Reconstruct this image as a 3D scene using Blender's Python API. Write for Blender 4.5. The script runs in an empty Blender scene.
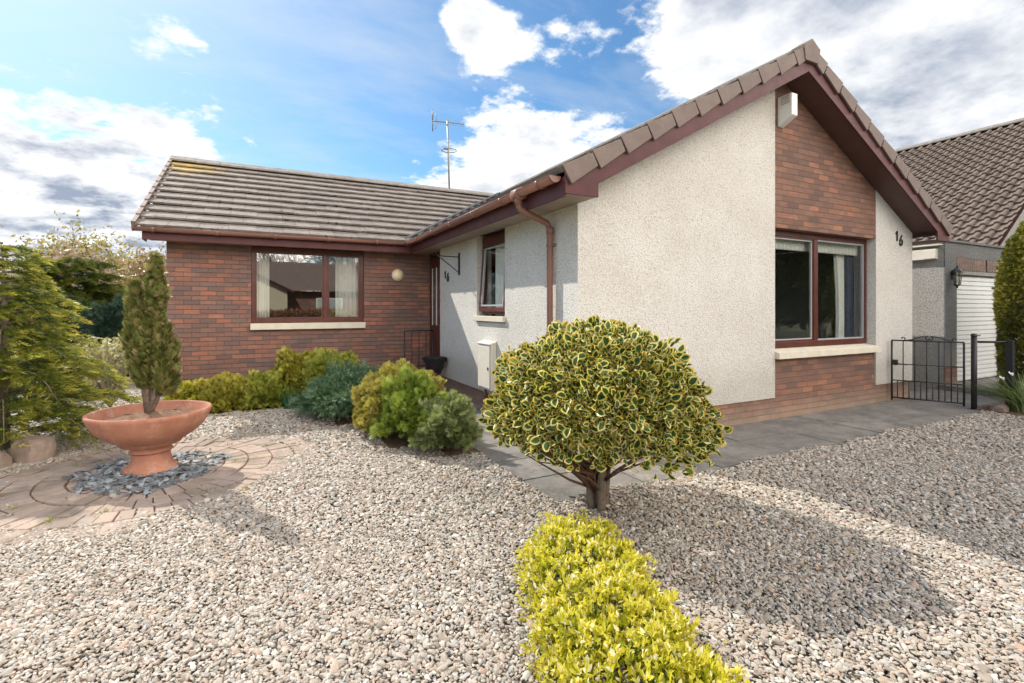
import bpy, bmesh, math, random
import numpy as np
from mathutils import Vector, Matrix
random.seed(7); RNG = np.random.default_rng(7)
PI = math.pi
scene = bpy.context.scene
COL = scene.collection

# ------------------------------------------------------------------ objects
def tag(o, label=None, cat=None, group=None, kind=None):
    if label: o['label'] = label
    if cat: o['category'] = cat
    if group: o['group'] = group
    if kind: o['kind'] = kind
    return o
def empty(name, loc=(0, 0, 0), label=None, cat=None, group=None):
    o = bpy.data.objects.new(name, None); COL.objects.link(o)
    o.location = loc; o.empty_display_size = .2
    return tag(o, label, cat, group)
def link(name, me, mats, parent=None, loc=None):
    o = bpy.data.objects.new(name, me); COL.objects.link(o)
    for m in (mats if isinstance(mats, (list, tuple)) else [mats]):
        me.materials.append(m)
    if parent is not None: o.parent = parent
    if loc is not None: o.location = loc
    return o
def boxuv(me):
    uv = me.uv_layers.new(name='UVMap')
    n = len(me.loops)
    vi = np.empty(n, np.int32); me.loops.foreach_get('vertex_index', vi)
    co = np.empty(len(me.vertices)*3, np.float32); me.vertices.foreach_get('co', co); co = co.reshape(-1, 3)
    nr = np.empty(len(me.polygons)*3, np.float32); me.polygons.foreach_get('normal', nr); nr = np.abs(nr.reshape(-1, 3))
    tot = np.empty(len(me.polygons), np.int32); me.polygons.foreach_get('loop_total', tot)
    ax = np.repeat(np.argmax(nr, axis=1), tot)
    c = co[vi]
    u = np.where(ax == 0, c[:, 1], c[:, 0]); v = np.where(ax == 2, c[:, 1], c[:, 2])
    uv.data.foreach_set('uv', np.stack([u, v], 1).astype(np.float32).ravel())

class MB:
    """collects plain shapes into one mesh"""
    def __init__(s): s.v = []; s.f = []; s.sm = []
    def add(s, vs, fs, smooth=False):
        b = len(s.v); s.v += [tuple(p) for p in vs]
        s.f += [tuple(b+i for i in f) for f in fs]; s.sm += [smooth]*len(fs); return s
    def box(s, x0, x1, y0, y1, z0, z1):
        vs = [(x, y, z) for z in (z0, z1) for y in (y0, y1) for x in (x0, x1)]
        return s.add(vs, [(0, 2, 3, 1), (4, 5, 7, 6), (0, 1, 5, 4), (1, 3, 7, 5), (3, 2, 6, 7), (2, 0, 4, 6)])
    def obox(s, o, a, b, c):
        o, a, b, c = map(Vector, (o, a, b, c))
        vs = [o+a*i+b*j+c*k for k in (0, 1) for j in (0, 1) for i in (0, 1)]
        fs = [(0, 2, 3, 1), (4, 5, 7, 6), (0, 1, 5, 4), (1, 3, 7, 5), (3, 2, 6, 7), (2, 0, 4, 6)]
        if a.cross(b).dot(c) < 0: fs = [tuple(reversed(f)) for f in fs]
        return s.add(vs, fs)
    def prism_xz(s, pts, y0, y1):
        n = len(pts)
        ar = sum(pts[i][0]*pts[(i+1) % n][1]-pts[(i+1) % n][0]*pts[i][1] for i in range(n))
        if ar < 0: pts = pts[::-1]
        vs = [(x, y0, z) for x, z in pts]+[(x, y1, z) for x, z in pts]
        fs = [tuple(range(n)), tuple(range(2*n-1, n-1, -1))]+[((i+1) % n, i, n+i, n+(i+1) % n) for i in range(n)]
        return s.add(vs, fs)
    def prism_xy(s, pts, z0, z1):
        n = len(pts)
        ar = sum(pts[i][0]*pts[(i+1) % n][1]-pts[(i+1) % n][0]*pts[i][1] for i in range(n))
        if ar < 0: pts = pts[::-1]
        vs = [(x, y, z0) for x, y in pts]+[(x, y, z1) for x, y in pts]
        fs = [tuple(range(n-1, -1, -1)), tuple(range(n, 2*n))]+[(i, (i+1) % n, n+(i+1) % n, n+i) for i in range(n)]
        return s.add(vs, fs)
    def tube(s, pts, r, seg=8, cap=True, a0=0, a1=2*PI):
        pts = [Vector(p) for p in pts]; n = len(pts)
        rs = r if isinstance(r, (list, tuple)) else [r]*n
        full = abs(a1-a0-2*PI) < 1e-6; m = seg if full else seg+1
        vs = []; prev = None
        for i, p in enumerate(pts):
            d = (pts[min(i+1, n-1)]-pts[max(i-1, 0)]).normalized()
            if prev is None:
                prev = Vector((0, 0, 1)) if abs(d.z) < .9 else Vector((1, 0, 0))
            x = d.cross(prev)
            if x.length < 1e-5: x = d.cross(Vector((0, 1, 0)))
            x.normalize(); y = x.cross(d).normalized(); prev = y
            for k in range(m):
                a = a0+(a1-a0)*k/seg
                vs.append(p+(x*math.cos(a)+y*math.sin(a))*rs[i])
        fs = []
        for i in range(n-1):
            for k in range(m if full else m-1):
                k2 = (k+1) % m
                fs.append((i*m+k, i*m+k2, (i+1)*m+k2, (i+1)*m+k))
        s.add(vs, fs, True)
        if cap and full:
            b = len(s.v)-len(vs)
            s.f.append(tuple(b+k for k in range(m-1, -1, -1))); s.sm.append(False)
            s.f.append(tuple(b+(n-1)*m+k for k in range(m))); s.sm.append(False)
        return s
    def lathe(s, prof, c=(0, 0, 0), seg=48, wob=0):
        n = len(prof); vs = []
        for (r, z) in prof:
            for k in range(seg):
                a = 2*PI*k/seg; rr = r*(1+wob*math.sin(3*a+z*9))
                vs.append((c[0]+rr*math.cos(a), c[1]+rr*math.sin(a), c[2]+z))
        fs = [(i*seg+k, i*seg+(k+1) % seg, (i+1)*seg+(k+1) % seg, (i+1)*seg+k) for i in range(n-1) for k in range(seg)]
        return s.add(vs, fs, True)
    def mesh(s, name, uv=True):
        me = bpy.data.meshes.new(name); me.from_pydata(s.v, [], s.f); me.update()
        me.polygons.foreach_set('use_smooth', s.sm)
        if uv: boxuv(me)
        return me
    def build(s, name, mats, parent=None, bevel=0, loc=None):
        o = link(name, s.mesh(name), mats, parent, loc)
        if bevel:
            m = o.modifiers.new('bev', 'BEVEL'); m.width = bevel; m.segments = 2; m.limit_method = 'ANGLE'; m.angle_limit = .6
        return o

# ------------------------------------------------------------------ materials
class N:
    def __init__(s, name):
        s.m = bpy.data.materials.new(name); s.m.use_nodes = True
        s.t = s.m.node_tree; s.t.nodes.clear()
        s.out = s.t.nodes.new('ShaderNodeOutputMaterial')
    def n(s, typ, **kw):
        nd = s.t.nodes.new('ShaderNode'+typ)
        for k, v in kw.items():
            if k in nd.inputs.keys() if isinstance(k, str) else False: s.set(nd.inputs[k], v)
            elif hasattr(nd, k): setattr(nd, k, v)
            else: s.set(nd.inputs[k.replace('_', ' ')], v)
        return nd
    def set(s, sock, v):
        if isinstance(v, bpy.types.NodeSocket): s.t.links.new(v, sock)
        else:
            if hasattr(sock, 'default_value') and sock.type == 'RGBA' and len(v) == 3: v = (*v, 1)
            sock.default_value = v
    def math(s, op, a, b=None, c=None):
        nd = s.t.nodes.new('ShaderNodeMath'); nd.operation = op
        s.set(nd.inputs[0], a)
        if b is not None: s.set(nd.inputs[1], b)
        if c is not None: s.set(nd.inputs[2], c)
        return nd.outputs[0]
    def mix(s, f, a, b, mode='MIX'):
        nd = s.t.nodes.new('ShaderNodeMix'); nd.data_type = 'RGBA'; nd.blend_type = mode
        s.set(nd.inputs[0], f); s.set(nd.inputs[6], a); s.set(nd.inputs[7], b)
        return nd.outputs[2]
    def ramp(s, f, stops, interp='LINEAR'):
        nd = s.t.nodes.new('ShaderNodeValToRGB'); cr = nd.color_ramp; cr.interpolation = interp
        while len(cr.elements) < len(stops): cr.elements.new(.5)
        for e, (p, c) in zip(cr.elements, stops): e.position = p; e.color = (*c, 1) if len(c) == 3 else c
        s.set(nd.inputs[0], f); return nd.outputs[0]
    def noise(s, scale, vec=None, detail=3, rough=.5, out=0):
        nd = s.t.nodes.new('ShaderNodeTexNoise')
        nd.inputs['Scale'].default_value = scale; nd.inputs['Detail'].default_value = detail; nd.inputs['Roughness'].default_value = rough
        if vec is not None: s.set(nd.inputs['Vector'], vec)
        return nd.outputs[out]
    def obj(s): return s.n('TexCoord').outputs['Object']
    def uv(s): return s.n('TexCoord').outputs['UV']
    def geo(s, k): return s.n('NewGeometry').outputs[k]
    def bump(s, h, strength=.5, dist=.01):
        nd = s.n('Bump'); nd.inputs['Strength'].default_value = strength; nd.inputs['Distance'].default_value = dist
        s.set(nd.inputs['Height'], h); return nd.outputs[0]
    def pbr(s, col, rough=.7, normal=None, spec=.4, metal=0, **kw):
        p = s.n('BsdfPrincipled'); s.set(p.inputs['Base Color'], col); s.set(p.inputs['Roughness'], rough)
        p.inputs['Specular IOR Level'].default_value = spec; p.inputs['Metallic'].default_value = metal
        if normal is not None: s.set(p.inputs['Normal'], normal)
        for k, v in kw.items(): s.set(p.inputs[k.replace('_', ' ')], v)
        s.t.links.new(p.outputs[0], s.out.inputs[0]); return p

def simple(name, col, rough=.6, var=.12, scale=6, bumps=0, bscale=60, spec=.4, metal=0):
    n = N(name); o = n.obj()
    f = n.noise(scale, o, 5, .6)
    c2 = tuple(min(1, c*(1+var)) for c in col); c1 = tuple(c*(1-var) for c in col)
    col_ = n.ramp(f, [(.3, c1), (.7, c2)])
    nm = n.bump(n.noise(bscale, o, 3), bumps, .01) if bumps else None
    r = n.math('ADD', n.math('MULTIPLY', n.noise(scale*3, o), .2), rough-.1)
    n.pbr(col_, r, nm, spec, metal); return n.m

def brick_mat(name, pal, mortar, stain=0):
    n = N(name); uv = n.uv(); sp = n.n('SeparateXYZ'); n.set(sp.inputs[0], uv)
    wob = n.math('MULTIPLY', n.math('SUBTRACT', n.noise(9, uv, 2), .5), .006)
    v = n.math('DIVIDE', n.math('ADD', sp.outputs[1], wob), .075)
    row = n.math('FLOOR', v)
    half = n.math('MULTIPLY', n.math('MODULO', n.math('ABSOLUTE', row), 2.), .5)
    u = n.math('ADD', n.math('DIVIDE', n.math('ADD', sp.outputs[0], wob), .225), half)
    colu = n.math('FLOOR', u)
    fu = n.math('FRACT', u); fv = n.math('FRACT', v)
    du = n.math('MULTIPLY', n.math('MINIMUM', fu, n.math('SUBTRACT', 1., fu)), .34)
    dv = n.math('MULTIPLY', n.math('MINIMUM', fv, n.math('SUBTRACT', 1., fv)), .075)
    d = n.math('ADD', n.math('MINIMUM', du, dv), n.math('MULTIPLY', n.math('SUBTRACT', n.noise(60, uv, 2), .5), .004))
    mask = n.n('MapRange'); mask.interpolation_type = 'SMOOTHSTEP'
    n.set(mask.inputs[0], d); mask.inputs[1].default_value = .0022; mask.inputs[2].default_value = .0055
    mk = mask.outputs[0]
    cv = n.n('CombineXYZ'); n.set(cv.inputs[0], colu); n.set(cv.inputs[1], row)
    wn = n.n('TexWhiteNoise', noise_dimensions='2D'); n.set(wn.inputs['Vector'], cv.outputs[0])
    mpp = n.n('Mapping'); mpp.inputs['Scale'].default_value = (1.0, 3.2, 1); n.set(mpp.inputs[0], uv); clus = n.noise(1.3, mpp.outputs[0], 4, .65)
    key = n.math('ADD', n.math('MULTIPLY', wn.outputs[0], .62), n.math('MULTIPLY', n.math('SUBTRACT', clus, .38), 1.1))
    base = n.ramp(key, pal)
    wn2 = n.n('TexWhiteNoise', noise_dimensions='3D'); cv2 = n.n('CombineXYZ')
    n.set(cv2.inputs[0], colu); n.set(cv2.inputs[1], row); cv2.inputs[2].default_value = 3.3; n.set(wn2.inputs['Vector'], cv2.outputs[0])
    base = n.mix(n.math('MULTIPLY', wn2.outputs[0], .35), base, (.07, .045, .045))
    mp3 = n.n('Mapping'); mp3.inputs['Scale'].default_value = (7, 26, 1); n.set(mp3.inputs[0], uv)
    frag = n.ramp(n.noise(1.6, mp3.outputs[0], 5, .7), [(.46, (0, 0, 0)), (.68, (.6, .6, .6))])
    base = n.mix(frag, base, (.19, .125, .11))
    base = n.mix(n.math('MULTIPLY', n.noise(45, uv, 4, .7), .4), base, n.mix(.5, base, (.03, .025, .03)))
    col = n.mix(mk, mortar, base)
    if stain:
        o = n.n('SeparateXYZ'); n.set(o.inputs[0], n.obj())
        h = n.math('SUBTRACT', 1., n.math('MULTIPLY', o.outputs[2], 3.4))
        sm = n.math('MULTIPLY', n.math('ADD', h, n.math('MULTIPLY', n.math('SUBTRACT', n.noise(4, uv, 5, .7), .5), 1.3)), stain)
        sm = n.math('MAXIMUM', n.math('MINIMUM', sm, .75), 0.)
        col = n.mix(sm, col, (.42, .33, .24))
    hgt = n.math('ADD', mk, n.math('MULTIPLY', n.noise(140, uv, 3), .35))
    n.pbr(col, .85, n.bump(hgt, 1., .010), .25); return n.m

def render_mat(name, base, speck, strength=.8, scale=75):
    n = N(name); uv = n.uv()
    vo = n.n('TexVoronoi', feature='F1'); vo.inputs['Scale'].default_value = scale; n.set(vo.inputs['Vector'], uv)
    vo2 = n.n('TexVoronoi', feature='F1'); vo2.inputs['Scale'].default_value = scale*1.9; n.set(vo2.inputs['Vector'], uv)
    big = n.noise(scale*.35, uv, 4, .65)
    h = n.math('ADD', n.math('SUBTRACT', 1., vo.outputs[0]), n.math('MULTIPLY', n.math('SUBTRACT', 1., vo2.outputs[0]), .5))
    h = n.math('ADD', h, n.math('MULTIPLY', big, 1.2))
    f = n.math('ADD', n.math('MULTIPLY', vo.outputs[0], .8), n.math('MULTIPLY', big, .45))
    c = n.ramp(f, [(.25, tuple(min(1, b*1.06) for b in base)), (.62, base), (.85, speck)])
    dirt = n.ramp(n.noise(1.3, uv, 6, .65), [(.35, (.90, .88, .85)), (.65, (1, 1, 1))])
    c = n.mix(1., c, dirt, 'MULTIPLY')
    zz = n.n('SeparateXYZ'); n.set(zz.inputs[0], uv)
    sp_l = n.math('MULTIPLY', n.math('SUBTRACT', n.math('ADD', .62, n.math('MULTIPLY', n.noise(3.2, uv, 7, .7), .5)), n.math('MULTIPLY', zz.outputs[1], 1.05)), 1.1)
    c = n.mix(n.math('MAXIMUM', n.math('MINIMUM', sp_l, .34), 0.), c, (.36, .33, .26))
    n.pbr(c, .9, n.bump(h, strength, .012), .2); return n.m

def tile_mat(name, c1, c2, moss=(.02, .017, .013), lichen=0.0):
    n = N(name); o = n.obj(); rnd = n.geo('Random Per Island')
    c = n.ramp(rnd, [(0, c1), (1, c2)])
    c = n.mix(n.math('MULTIPLY', n.noise(14, o, 6, .75), .8), c, tuple(x*.62 for x in c1))
    pale = n.ramp(n.noise(5, o, 6, .7), [(.5, (0, 0, 0)), (.72, (1, 1, 1))])
    c = n.mix(n.math('MULTIPLY', pale, .5), c, tuple(min(1, x*1.5) for x in c2))
    ms = n.ramp(n.noise(11, o, 5, .62), [(.62, (0, 0, 0)), (.66, (1, 1, 1))])
    c = n.mix(n.math('MULTIPLY', ms, .85), c, moss)
    if lichen:
        vd = n.n('VectorMath', operation='DISTANCE'); n.set(vd.inputs[0], o); vd.inputs[1].default_value = (-1.35, 12.15, 4.4)
        g = n.math('SUBTRACT', .75, vd.outputs['Value'])
        g = n.math('MULTIPLY', n.math('ADD', g, n.math('MULTIPLY', n.math('SUBTRACT', n.noise(12, o, 5, .7), .5), 2.4)), 1.)
        g = n.math('MAXIMUM', n.math('MINIMUM', g, .9), 0.)
        c = n.mix(g, c, (.55, .38, .08))
    n.pbr(c, .85, n.bump(n.noise(90, o, 4, .7), .5, .01), .3); return n.m

def leaf_mat(name, stops, transl=.3, rough=.45, spec=.4):
    """colour from the per-leaf 'tone' attribute"""
    n = N(name); at = n.n('Attribute', attribute_name='tone')
    f = n.math('ADD', at.outputs['Fac'], n.math('MULTIPLY', n.math('SUBTRACT', n.noise(30, n.obj(), 2), .5), .15))
    c = n.ramp(f, stops)
    p = n.pbr(c, rough, None, spec)
    tr = n.n('BsdfTranslucent'); n.set(tr.inputs[0], n.mix(1., c, (1.15, 1.1, .7), 'MULTIPLY'))
    mx = n.n('MixShader'); mx.inputs[0].default_value = transl
    n.t.links.new(p.outputs[0], mx.inputs[1]); n.t.links.new(tr.outputs[0], mx.inputs[2])
    n.t.links.new(mx.outputs[0], n.out.inputs[0]); return n.m

M = {}
M['brick'] = brick_mat('brick_red_multi', [(0, (.19, .145, .13)), (.25, (.27, .165, .135)), (.42, (.36, .175, .12)), (.54, (.26, .16, .13)), (.66, (.43, .185, .12)), (.84, (.54, .215, .135)), (1, (.58, .26, .16))], (.13, .105, .098))
M['brick_front'] = brick_mat('brick_orange_multi', [(0, (.19, .12, .10)), (.25, (.26, .145, .10)), (.42, (.34, .17, .115)), (.58, (.28, .155, .115)), (.72, (.44, .20, .12)), (1, (.54, .25, .14))], (.19, .145, .115), stain=.6)
M['render'] = render_mat('white_roughcast', (.85, .815, .765), (.63, .59, .54), .75, 90)
M['grey_render'] = render_mat('grey_roughcast', (.46, .44, .41), (.26, .25, .24), .7, 85)
M['dark_render'] = render_mat('darker_grey_roughcast', (.25, .25, .25), (.13, .13, .13), .8, 80)  # darker copy of the grey roughcast, for the garage front and flat roof
M['tile'] = tile_mat('concrete_tile', (.20, .17, .15), (.28, .24, .21), lichen=1)
M['tile_main'] = tile_mat('concrete_tile_brown', (.19, .155, .13), (.26, .215, .18))
M['verge'] = simple('verge_cap_brown', (.20, .15, .13), .75, .14, 5, .3, 80)
M['ridge'] = simple('ridge_tile_grey', (.23, .205, .18), .8, .25, 9, .4, 60)
M['pantile'] = tile_mat('neighbour_tile', (.17, .13, .105), (.235, .18, .145))
M['maroon'] = simple('maroon_paint', (.095, .028, .028), .5, .18, 4, .05, 30, .3)
M['gutter'] = simple('maroon_gutter_plastic', (.27, .13, .10), .38, .14, 3, 0, 30, .5)
M['frame'] = simple('mahogany_window_frame', (.10, .026, .018), .35, .25, 8, .05, 40, .5)
M['soffit'] = simple('brown_soffit', (.10, .05, .042), .5, .12, 4)
M['soffit_pale'] = simple('beige_soffit', (.36, .29, .24), .6, .12, 4)
M['sill'] = simple('cream_sill', (.72, .65, .52), .7, .08, 8, .15, 60)
M['cream'] = simple('cream_plastic', (.74, .68, .58), .45, .05, 4)
M['white'] = simple('white_paint', (.78, .78, .76), .4, .05, 3)
M['grey_pvc'] = simple('pale_grey_bead', (.42, .42, .42), .4, .05, 3)
M['black'] = simple('black_iron_paint', (.022, .02, .022), .45, .3, 30, .15, 90, .5)
M['lead'] = simple('lead_flashing', (.05, .052, .055), .5, .2, 6)
M['metal'] = simple('galvanised_steel', (.23, .21, .18), .45, .2, 8, metal=.6)
M['curtain'] = simple('cream_curtain', (.88, .85, .80), .9, .06, 12)
M['blue_cloth'] = simple('slate_blue_curtain', (.09, .10, .15), .9, .1, 12)
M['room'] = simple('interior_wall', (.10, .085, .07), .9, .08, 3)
M['upholstery'] = simple('taupe_upholstery', (.24, .20, .17), .9, .1, 20)
def terracotta():
    n = N('weathered_terracotta'); o = n.obj()
    c = n.ramp(n.noise(4, o, 6, .65), [(.3, (.36, .155, .10)), (.7, (.50, .235, .155))])
    c = n.mix(n.ramp(n.noise(7, o, 7, .75), [(.52, (0,)*3), (.72, (.5,)*3)]), c, (.62, .48, .40))
    mpg = n.n('Mapping'); mpg.inputs['Scale'].default_value = (9, 9, 1.6); n.set(mpg.inputs[0], o)
    c = n.mix(n.ramp(n.noise(1.4, mpg.outputs[0], 6, .7), [(.55, (0,)*3), (.75, (.55,)*3)]), c, (.17, .10, .075))
    n.pbr(c, .88, n.bump(n.noise(60, o, 5, .7), .45, .008), .15); return n.m
M['terracotta'] = terracotta()
M['soil'] = simple('soil', (.20, .125, .085), .95, .45, 22, 1., 60, .1)
M['bark'] = simple('grey_bark', (.20, .155, .115), .9, .4, 18, .8, 60, .1)
M['twig'] = simple('brown_twig', (.17, .10, .065), .9, .3, 20, .5, 80, .1)
M['rock'] = simple('garden_rock', (.33, .25, .20), .9, .35, 6, .9, 18, .15)
def glass(name, base, gain):
    n = N(name); fr = n.n('Fresnel'); fr.inputs[0].default_value = 1.5
    f = n.math('MINIMUM', n.math('ADD', n.math('MULTIPLY', fr.outputs[0], gain), base), 1.)
    f = n.math('MULTIPLY', f, n.math('SUBTRACT', 1., n.geo('Backfacing')))
    tr = n.n('BsdfTransparent'); tr.inputs[0].default_value = (.9, .92, .91, 1)
    gl = n.n('BsdfGlossy'); gl.inputs['Roughness'].default_value = .004
    mx = n.n('MixShader'); n.set(mx.inputs[0], f)
    n.t.links.new(tr.outputs[0], mx.inputs[1]); n.t.links.new(gl.outputs[0], mx.inputs[2])
    n.t.links.new(mx.outputs[0], n.out.inputs[0]); return n.m
M['glass'] = glass('window_glass', .05, 1.6)
M['glass_cool'] = glass('double_glazing', .20, 2.6)
# paving slabs with light dirt
def slab_mat():
    n = N('concrete_slab'); o = n.obj()
    c = n.ramp(n.geo('Random Per Island'), [(0, (.20, .188, .17)), (1, (.28, .262, .235))])
    c = n.mix(n.ramp(n.noise(2.2, o, 8, .75), [(.40, (.9,)*3), (.58, (0,)*3)]), c, (.135, .125, .115))
    c = n.mix(n.ramp(n.noise(30, o, 5, .7), [(.55, (0,)*3), (.75, (.6,)*3)]), c, (.38, .35, .31))
    n.pbr(c, .85, n.bump(n.noise(70, o, 5, .7), .4, .008), .3); return n.m
M['slab'] = slab_mat()
def block_mat():
    n = N('block_pavior'); o = n.obj()
    c = n.ramp(n.geo('Random Per Island'), [(0, (.31, .245, .20)), (.5, (.44, .34, .275)), (1, (.37, .30, .255))])
    c = n.mix(n.ramp(n.noise(3., o, 6, .7), [(.45, (0,)*3), (.68, (.7,)*3)]), c, (.17, .14, .105))
    n.pbr(c, .9, n.bump(n.noise(110, o, 4, .7), .5, .008), .2); return n.m
M['block'] = block_mat()
def ground_mat():
    n = N('gravel_ground'); o = n.obj()
    vo = n.n('TexVoronoi'); vo.inputs['Scale'].default_value = 42; n.set(vo.inputs['Vector'], o)
    sp = n.n('SeparateColor'); n.set(sp.inputs[0], vo.outputs['Color'])
    c = n.ramp(sp.outputs[0], [(0, (.20, .17, .14)), (.35, (.34, .29, .24)), (.7, (.42, .39, .34)), (1, (.58, .55, .50))])
    c = n.mix(n.math('MULTIPLY', vo.outputs['Distance'], .9), c, (.07, .06, .05))
    n.pbr(c, .85, n.bump(n.math('SUBTRACT', 1., vo.outputs['Distance']), 1., .02), .3); return n.m
M['ground'] = ground_mat()
def pebble_mat(name, stops):
    n = N(name); r = n.n('ObjectInfo').outputs['Random']; o = n.obj()
    c = n.ramp(r, stops)
    c = n.mix(n.math('MULTIPLY', n.noise(2.5, o, 4, .7), .5), c, tuple(x*.55 for x in stops[2][1]))
    n.pbr(c, .62, None, .35); return n.m
M['pebble'] = pebble_mat('river_pebbles', [(0, (.24, .20, .165)), (.12, (.41, .345, .27)), (.3, (.48, .415, .34)), (.42, (.34, .27, .205)), (.5, (.50, .375, .285)), (.6, (.40, .39, .36)), (.74, (.58, .525, .44)), (.84, (.30, .30, .285)), (.93, (.78, .73, .65)), (1, (.44, .27, .19))])
M['slate'] = pebble_mat('slate_chips', [(0, (.10, .11, .12)), (.4, (.19, .21, .225)), (.7, (.28, .31, .325)), (.9, (.42, .45, .46)), (1, (.38, .26, .19))])

# ------------------------------------------------------------------ camera, light, sky
H = 1.45
cam = bpy.data.cameras.new('camera'); camo = bpy.data.objects.new('camera', cam); COL.objects.link(camo)
camo.location = (0, 0, H); camo.rotation_euler = (PI/2, 0, -math.radians(27))
cam.sensor_width = 36; cam.lens = 36*490/1024; cam.shift_y = -(341.5-308)/1024; cam.clip_end = 3000; cam.clip_start = .02
scene.camera = camo
sd = Vector((-.555, 1.087, 1.04)).normalized()
sun = bpy.data.lights.new('sun', 'SUN'); sun.energy = 2.7; sun.angle = math.radians(.55); sun.color = (1, .95, .86)
suno = bpy.data.objects.new('sun', sun); COL.objects.link(suno); suno.rotation_euler = sd.to_track_quat('Z', 'Y').to_euler(); suno.location = (-5, 10, 12)

w = bpy.data.worlds.new('World'); scene.world = w; w.use_nodes = True
def world():
    k = N.__new__(N); k.t = w.node_tree; k.t.nodes.clear(); k.m = w
    k.out = k.t.nodes.new('ShaderNodeOutputWorld')
    sky = k.n('TexSky', sky_type='NISHITA', sun_disc=False); sky.sun_elevation = math.asin(sd.z); sky.sun_rotation = math.atan2(sd.x, sd.y) % (2*PI)
    sky.air_density = 1.1; sky.dust_density = .6; sky.ozone_density = 2.2
    g = k.n('TexCoord').outputs['Generated']
    nz = k.n('VectorMath', operation='NORMALIZE'); k.set(nz.inputs[0], g); d = nz.outputs[0]
    sp = k.n('SeparateXYZ'); k.set(sp.inputs[0], d)
    zz = k.math('ADD', k.math('MAXIMUM', sp.outputs[2], 0.), .22)
    cv = k.n('CombineXYZ'); k.set(cv.inputs[0], k.math('DIVIDE', sp.outputs[0], zz)); k.set(cv.inputs[1], k.math('DIVIDE', sp.outputs[1], zz))
    P = cv.outputs[0]
    f4 = k.noise(15, P, 6, .6)
    f1 = k.noise(2.1, P, 9, .62); f2 = k.noise(5.5, P, 8, .6)
    # cloud banks: (direction, sharpness, weight)
    banks = [((.93, .22, .30), 8, .40), ((.82, .42, .42), 18, .26), ((.71, .54, .46), 90, .20), ((.66, .58, .49), 260, .14), ((.53, .74, .36), 60, -.24), ((.329, .80, .495), 420, .36), ((.36, .79, .46), 700, .26), ((.30, .81, .50), 900, .22), ((.467, .73, .50), 260, .16),
             ((-.26, .955, .13), 30, .46), ((-.05, .97, .17), 50, .34), ((-.2, .90, .38), 26, -.20), ((.44, .86, .25), 60, .40), ((.56, .77, .26), 60, .40), ((.27, .93, .24), 160, .18), ((-.13, .90, .42), 500, .36), ((-.06, .90, .425), 900, .30), ((.081, .885, .458), 4500, .32),
             ((-.7, .6, .3), 4, .15), ((.2, -1, .45), 1.2, .36), ((.10, .90, .40), 20, -.22), ((.58, .70, .37), 90, -.16), ((.25, .88, .36), 60, -.12)]
    tot = None
    for c, s, a in banks:
        v = Vector(c).normalized()
        dp = k.n('VectorMath', operation='DOT_PRODUCT'); k.set(dp.inputs[0], d); dp.inputs[1].default_value = v
        e = k.math('EXPONENT', k.math('MULTIPLY', k.math('SUBTRACT', dp.outputs['Value'], 1.), float(s)))
        e = k.math('MULTIPLY', e, a); tot = e if tot is None else k.math('ADD', tot, e)
    dens = k.math('ADD', k.math('ADD', k.math('MULTIPLY', f1, .95), k.math('ADD', k.math('MULTIPLY', f2, .62), k.math('MULTIPLY', k.math('SUBTRACT', f4, .5), .30))), tot)
    mr = k.n('MapRange'); mr.interpolation_type = 'SMOOTHSTEP'; k.set(mr.inputs[0], dens); mr.inputs[1].default_value = 1.0; mr.inputs[2].default_value = 1.15
    thick = k.n('MapRange'); k.set(thick.inputs[0], dens); thick.inputs[1].default_value = 1.08; thick.inputs[2].default_value = 1.5
    sh = k.n('Mapping'); sh.inputs['Location'].default_value = (.12, -.10, 0); k.set(sh.inputs[0], P)
    f3 = k.noise(3.3, sh.outputs[0], 7, .58)
    dark = k.math('MULTIPLY', thick.outputs[0], k.math('ADD', k.math('MULTIPLY', k.math('SUBTRACT', f3, .45), 3.2), .35))
    dl = k.n('VectorMath', operation='DOT_PRODUCT'); k.set(dl.inputs[0], d); dl.inputs[1].default_value = Vector((-.25, .95, .17)).normalized()
    el = k.math('EXPONENT', k.math('MULTIPLY', k.math('SUBTRACT', dl.outputs['Value'], 1.), 70.))
    dark = k.math('ADD', dark, k.math('MULTIPLY', el, k.math('MULTIPLY', k.math('SUBTRACT', f2, .45), 3.5)))
    dark = k.math('MAXIMUM', k.math('MINIMUM', dark, 1.), 0.)
    ccol = k.mix(dark, (4.2, 4.2, 4.2), (1.35, 1.6, 2.05))
    # unseen clouds behind the camera, brightened as added fill for the shaded walls
    rear_fill = k.n('MapRange'); rear_fill.interpolation_type = 'SMOOTHSTEP'; k.set(rear_fill.inputs[0], sp.outputs[1]); rear_fill.inputs[1].default_value = .15; rear_fill.inputs[2].default_value = -.6
    ccol = k.mix(rear_fill.outputs[0], ccol, (19., 17.6, 16.))
    # clear-sky colour, a little deeper than the raw model
    skyc = k.mix(1., sky.outputs[0], (.29, .455, .545), 'MULTIPLY')
    # thin veil near the sun side
    dp = k.n('VectorMath', operation='DOT_PRODUCT'); k.set(dp.inputs[0], d); dp.inputs[1].default_value = sd
    st = k.n('Mapping'); st.inputs['Rotation'].default_value = (0, 0, .5); st.inputs['Scale'].default_value = (.9, 1.9, 1); k.set(st.inputs[0], P)
    veil = k.ramp(k.noise(1.6, st.outputs[0], 7, .62), [(.45, (0, 0, 0)), (.78, (.5, .5, .5))])
    skyc = k.mix(veil, skyc, (3.0, 3.15, 3.3))
    glow = k.math('MULTIPLY', k.math('EXPONENT', k.math('MULTIPLY', k.math('SUBTRACT', dp.outputs['Value'], 1.), 9.)), .55)
    skyc = k.mix(glow, skyc, (3.6, 3.7, 3.8))
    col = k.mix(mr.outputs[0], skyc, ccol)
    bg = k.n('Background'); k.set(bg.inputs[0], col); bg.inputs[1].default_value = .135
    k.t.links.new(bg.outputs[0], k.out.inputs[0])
world()
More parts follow.
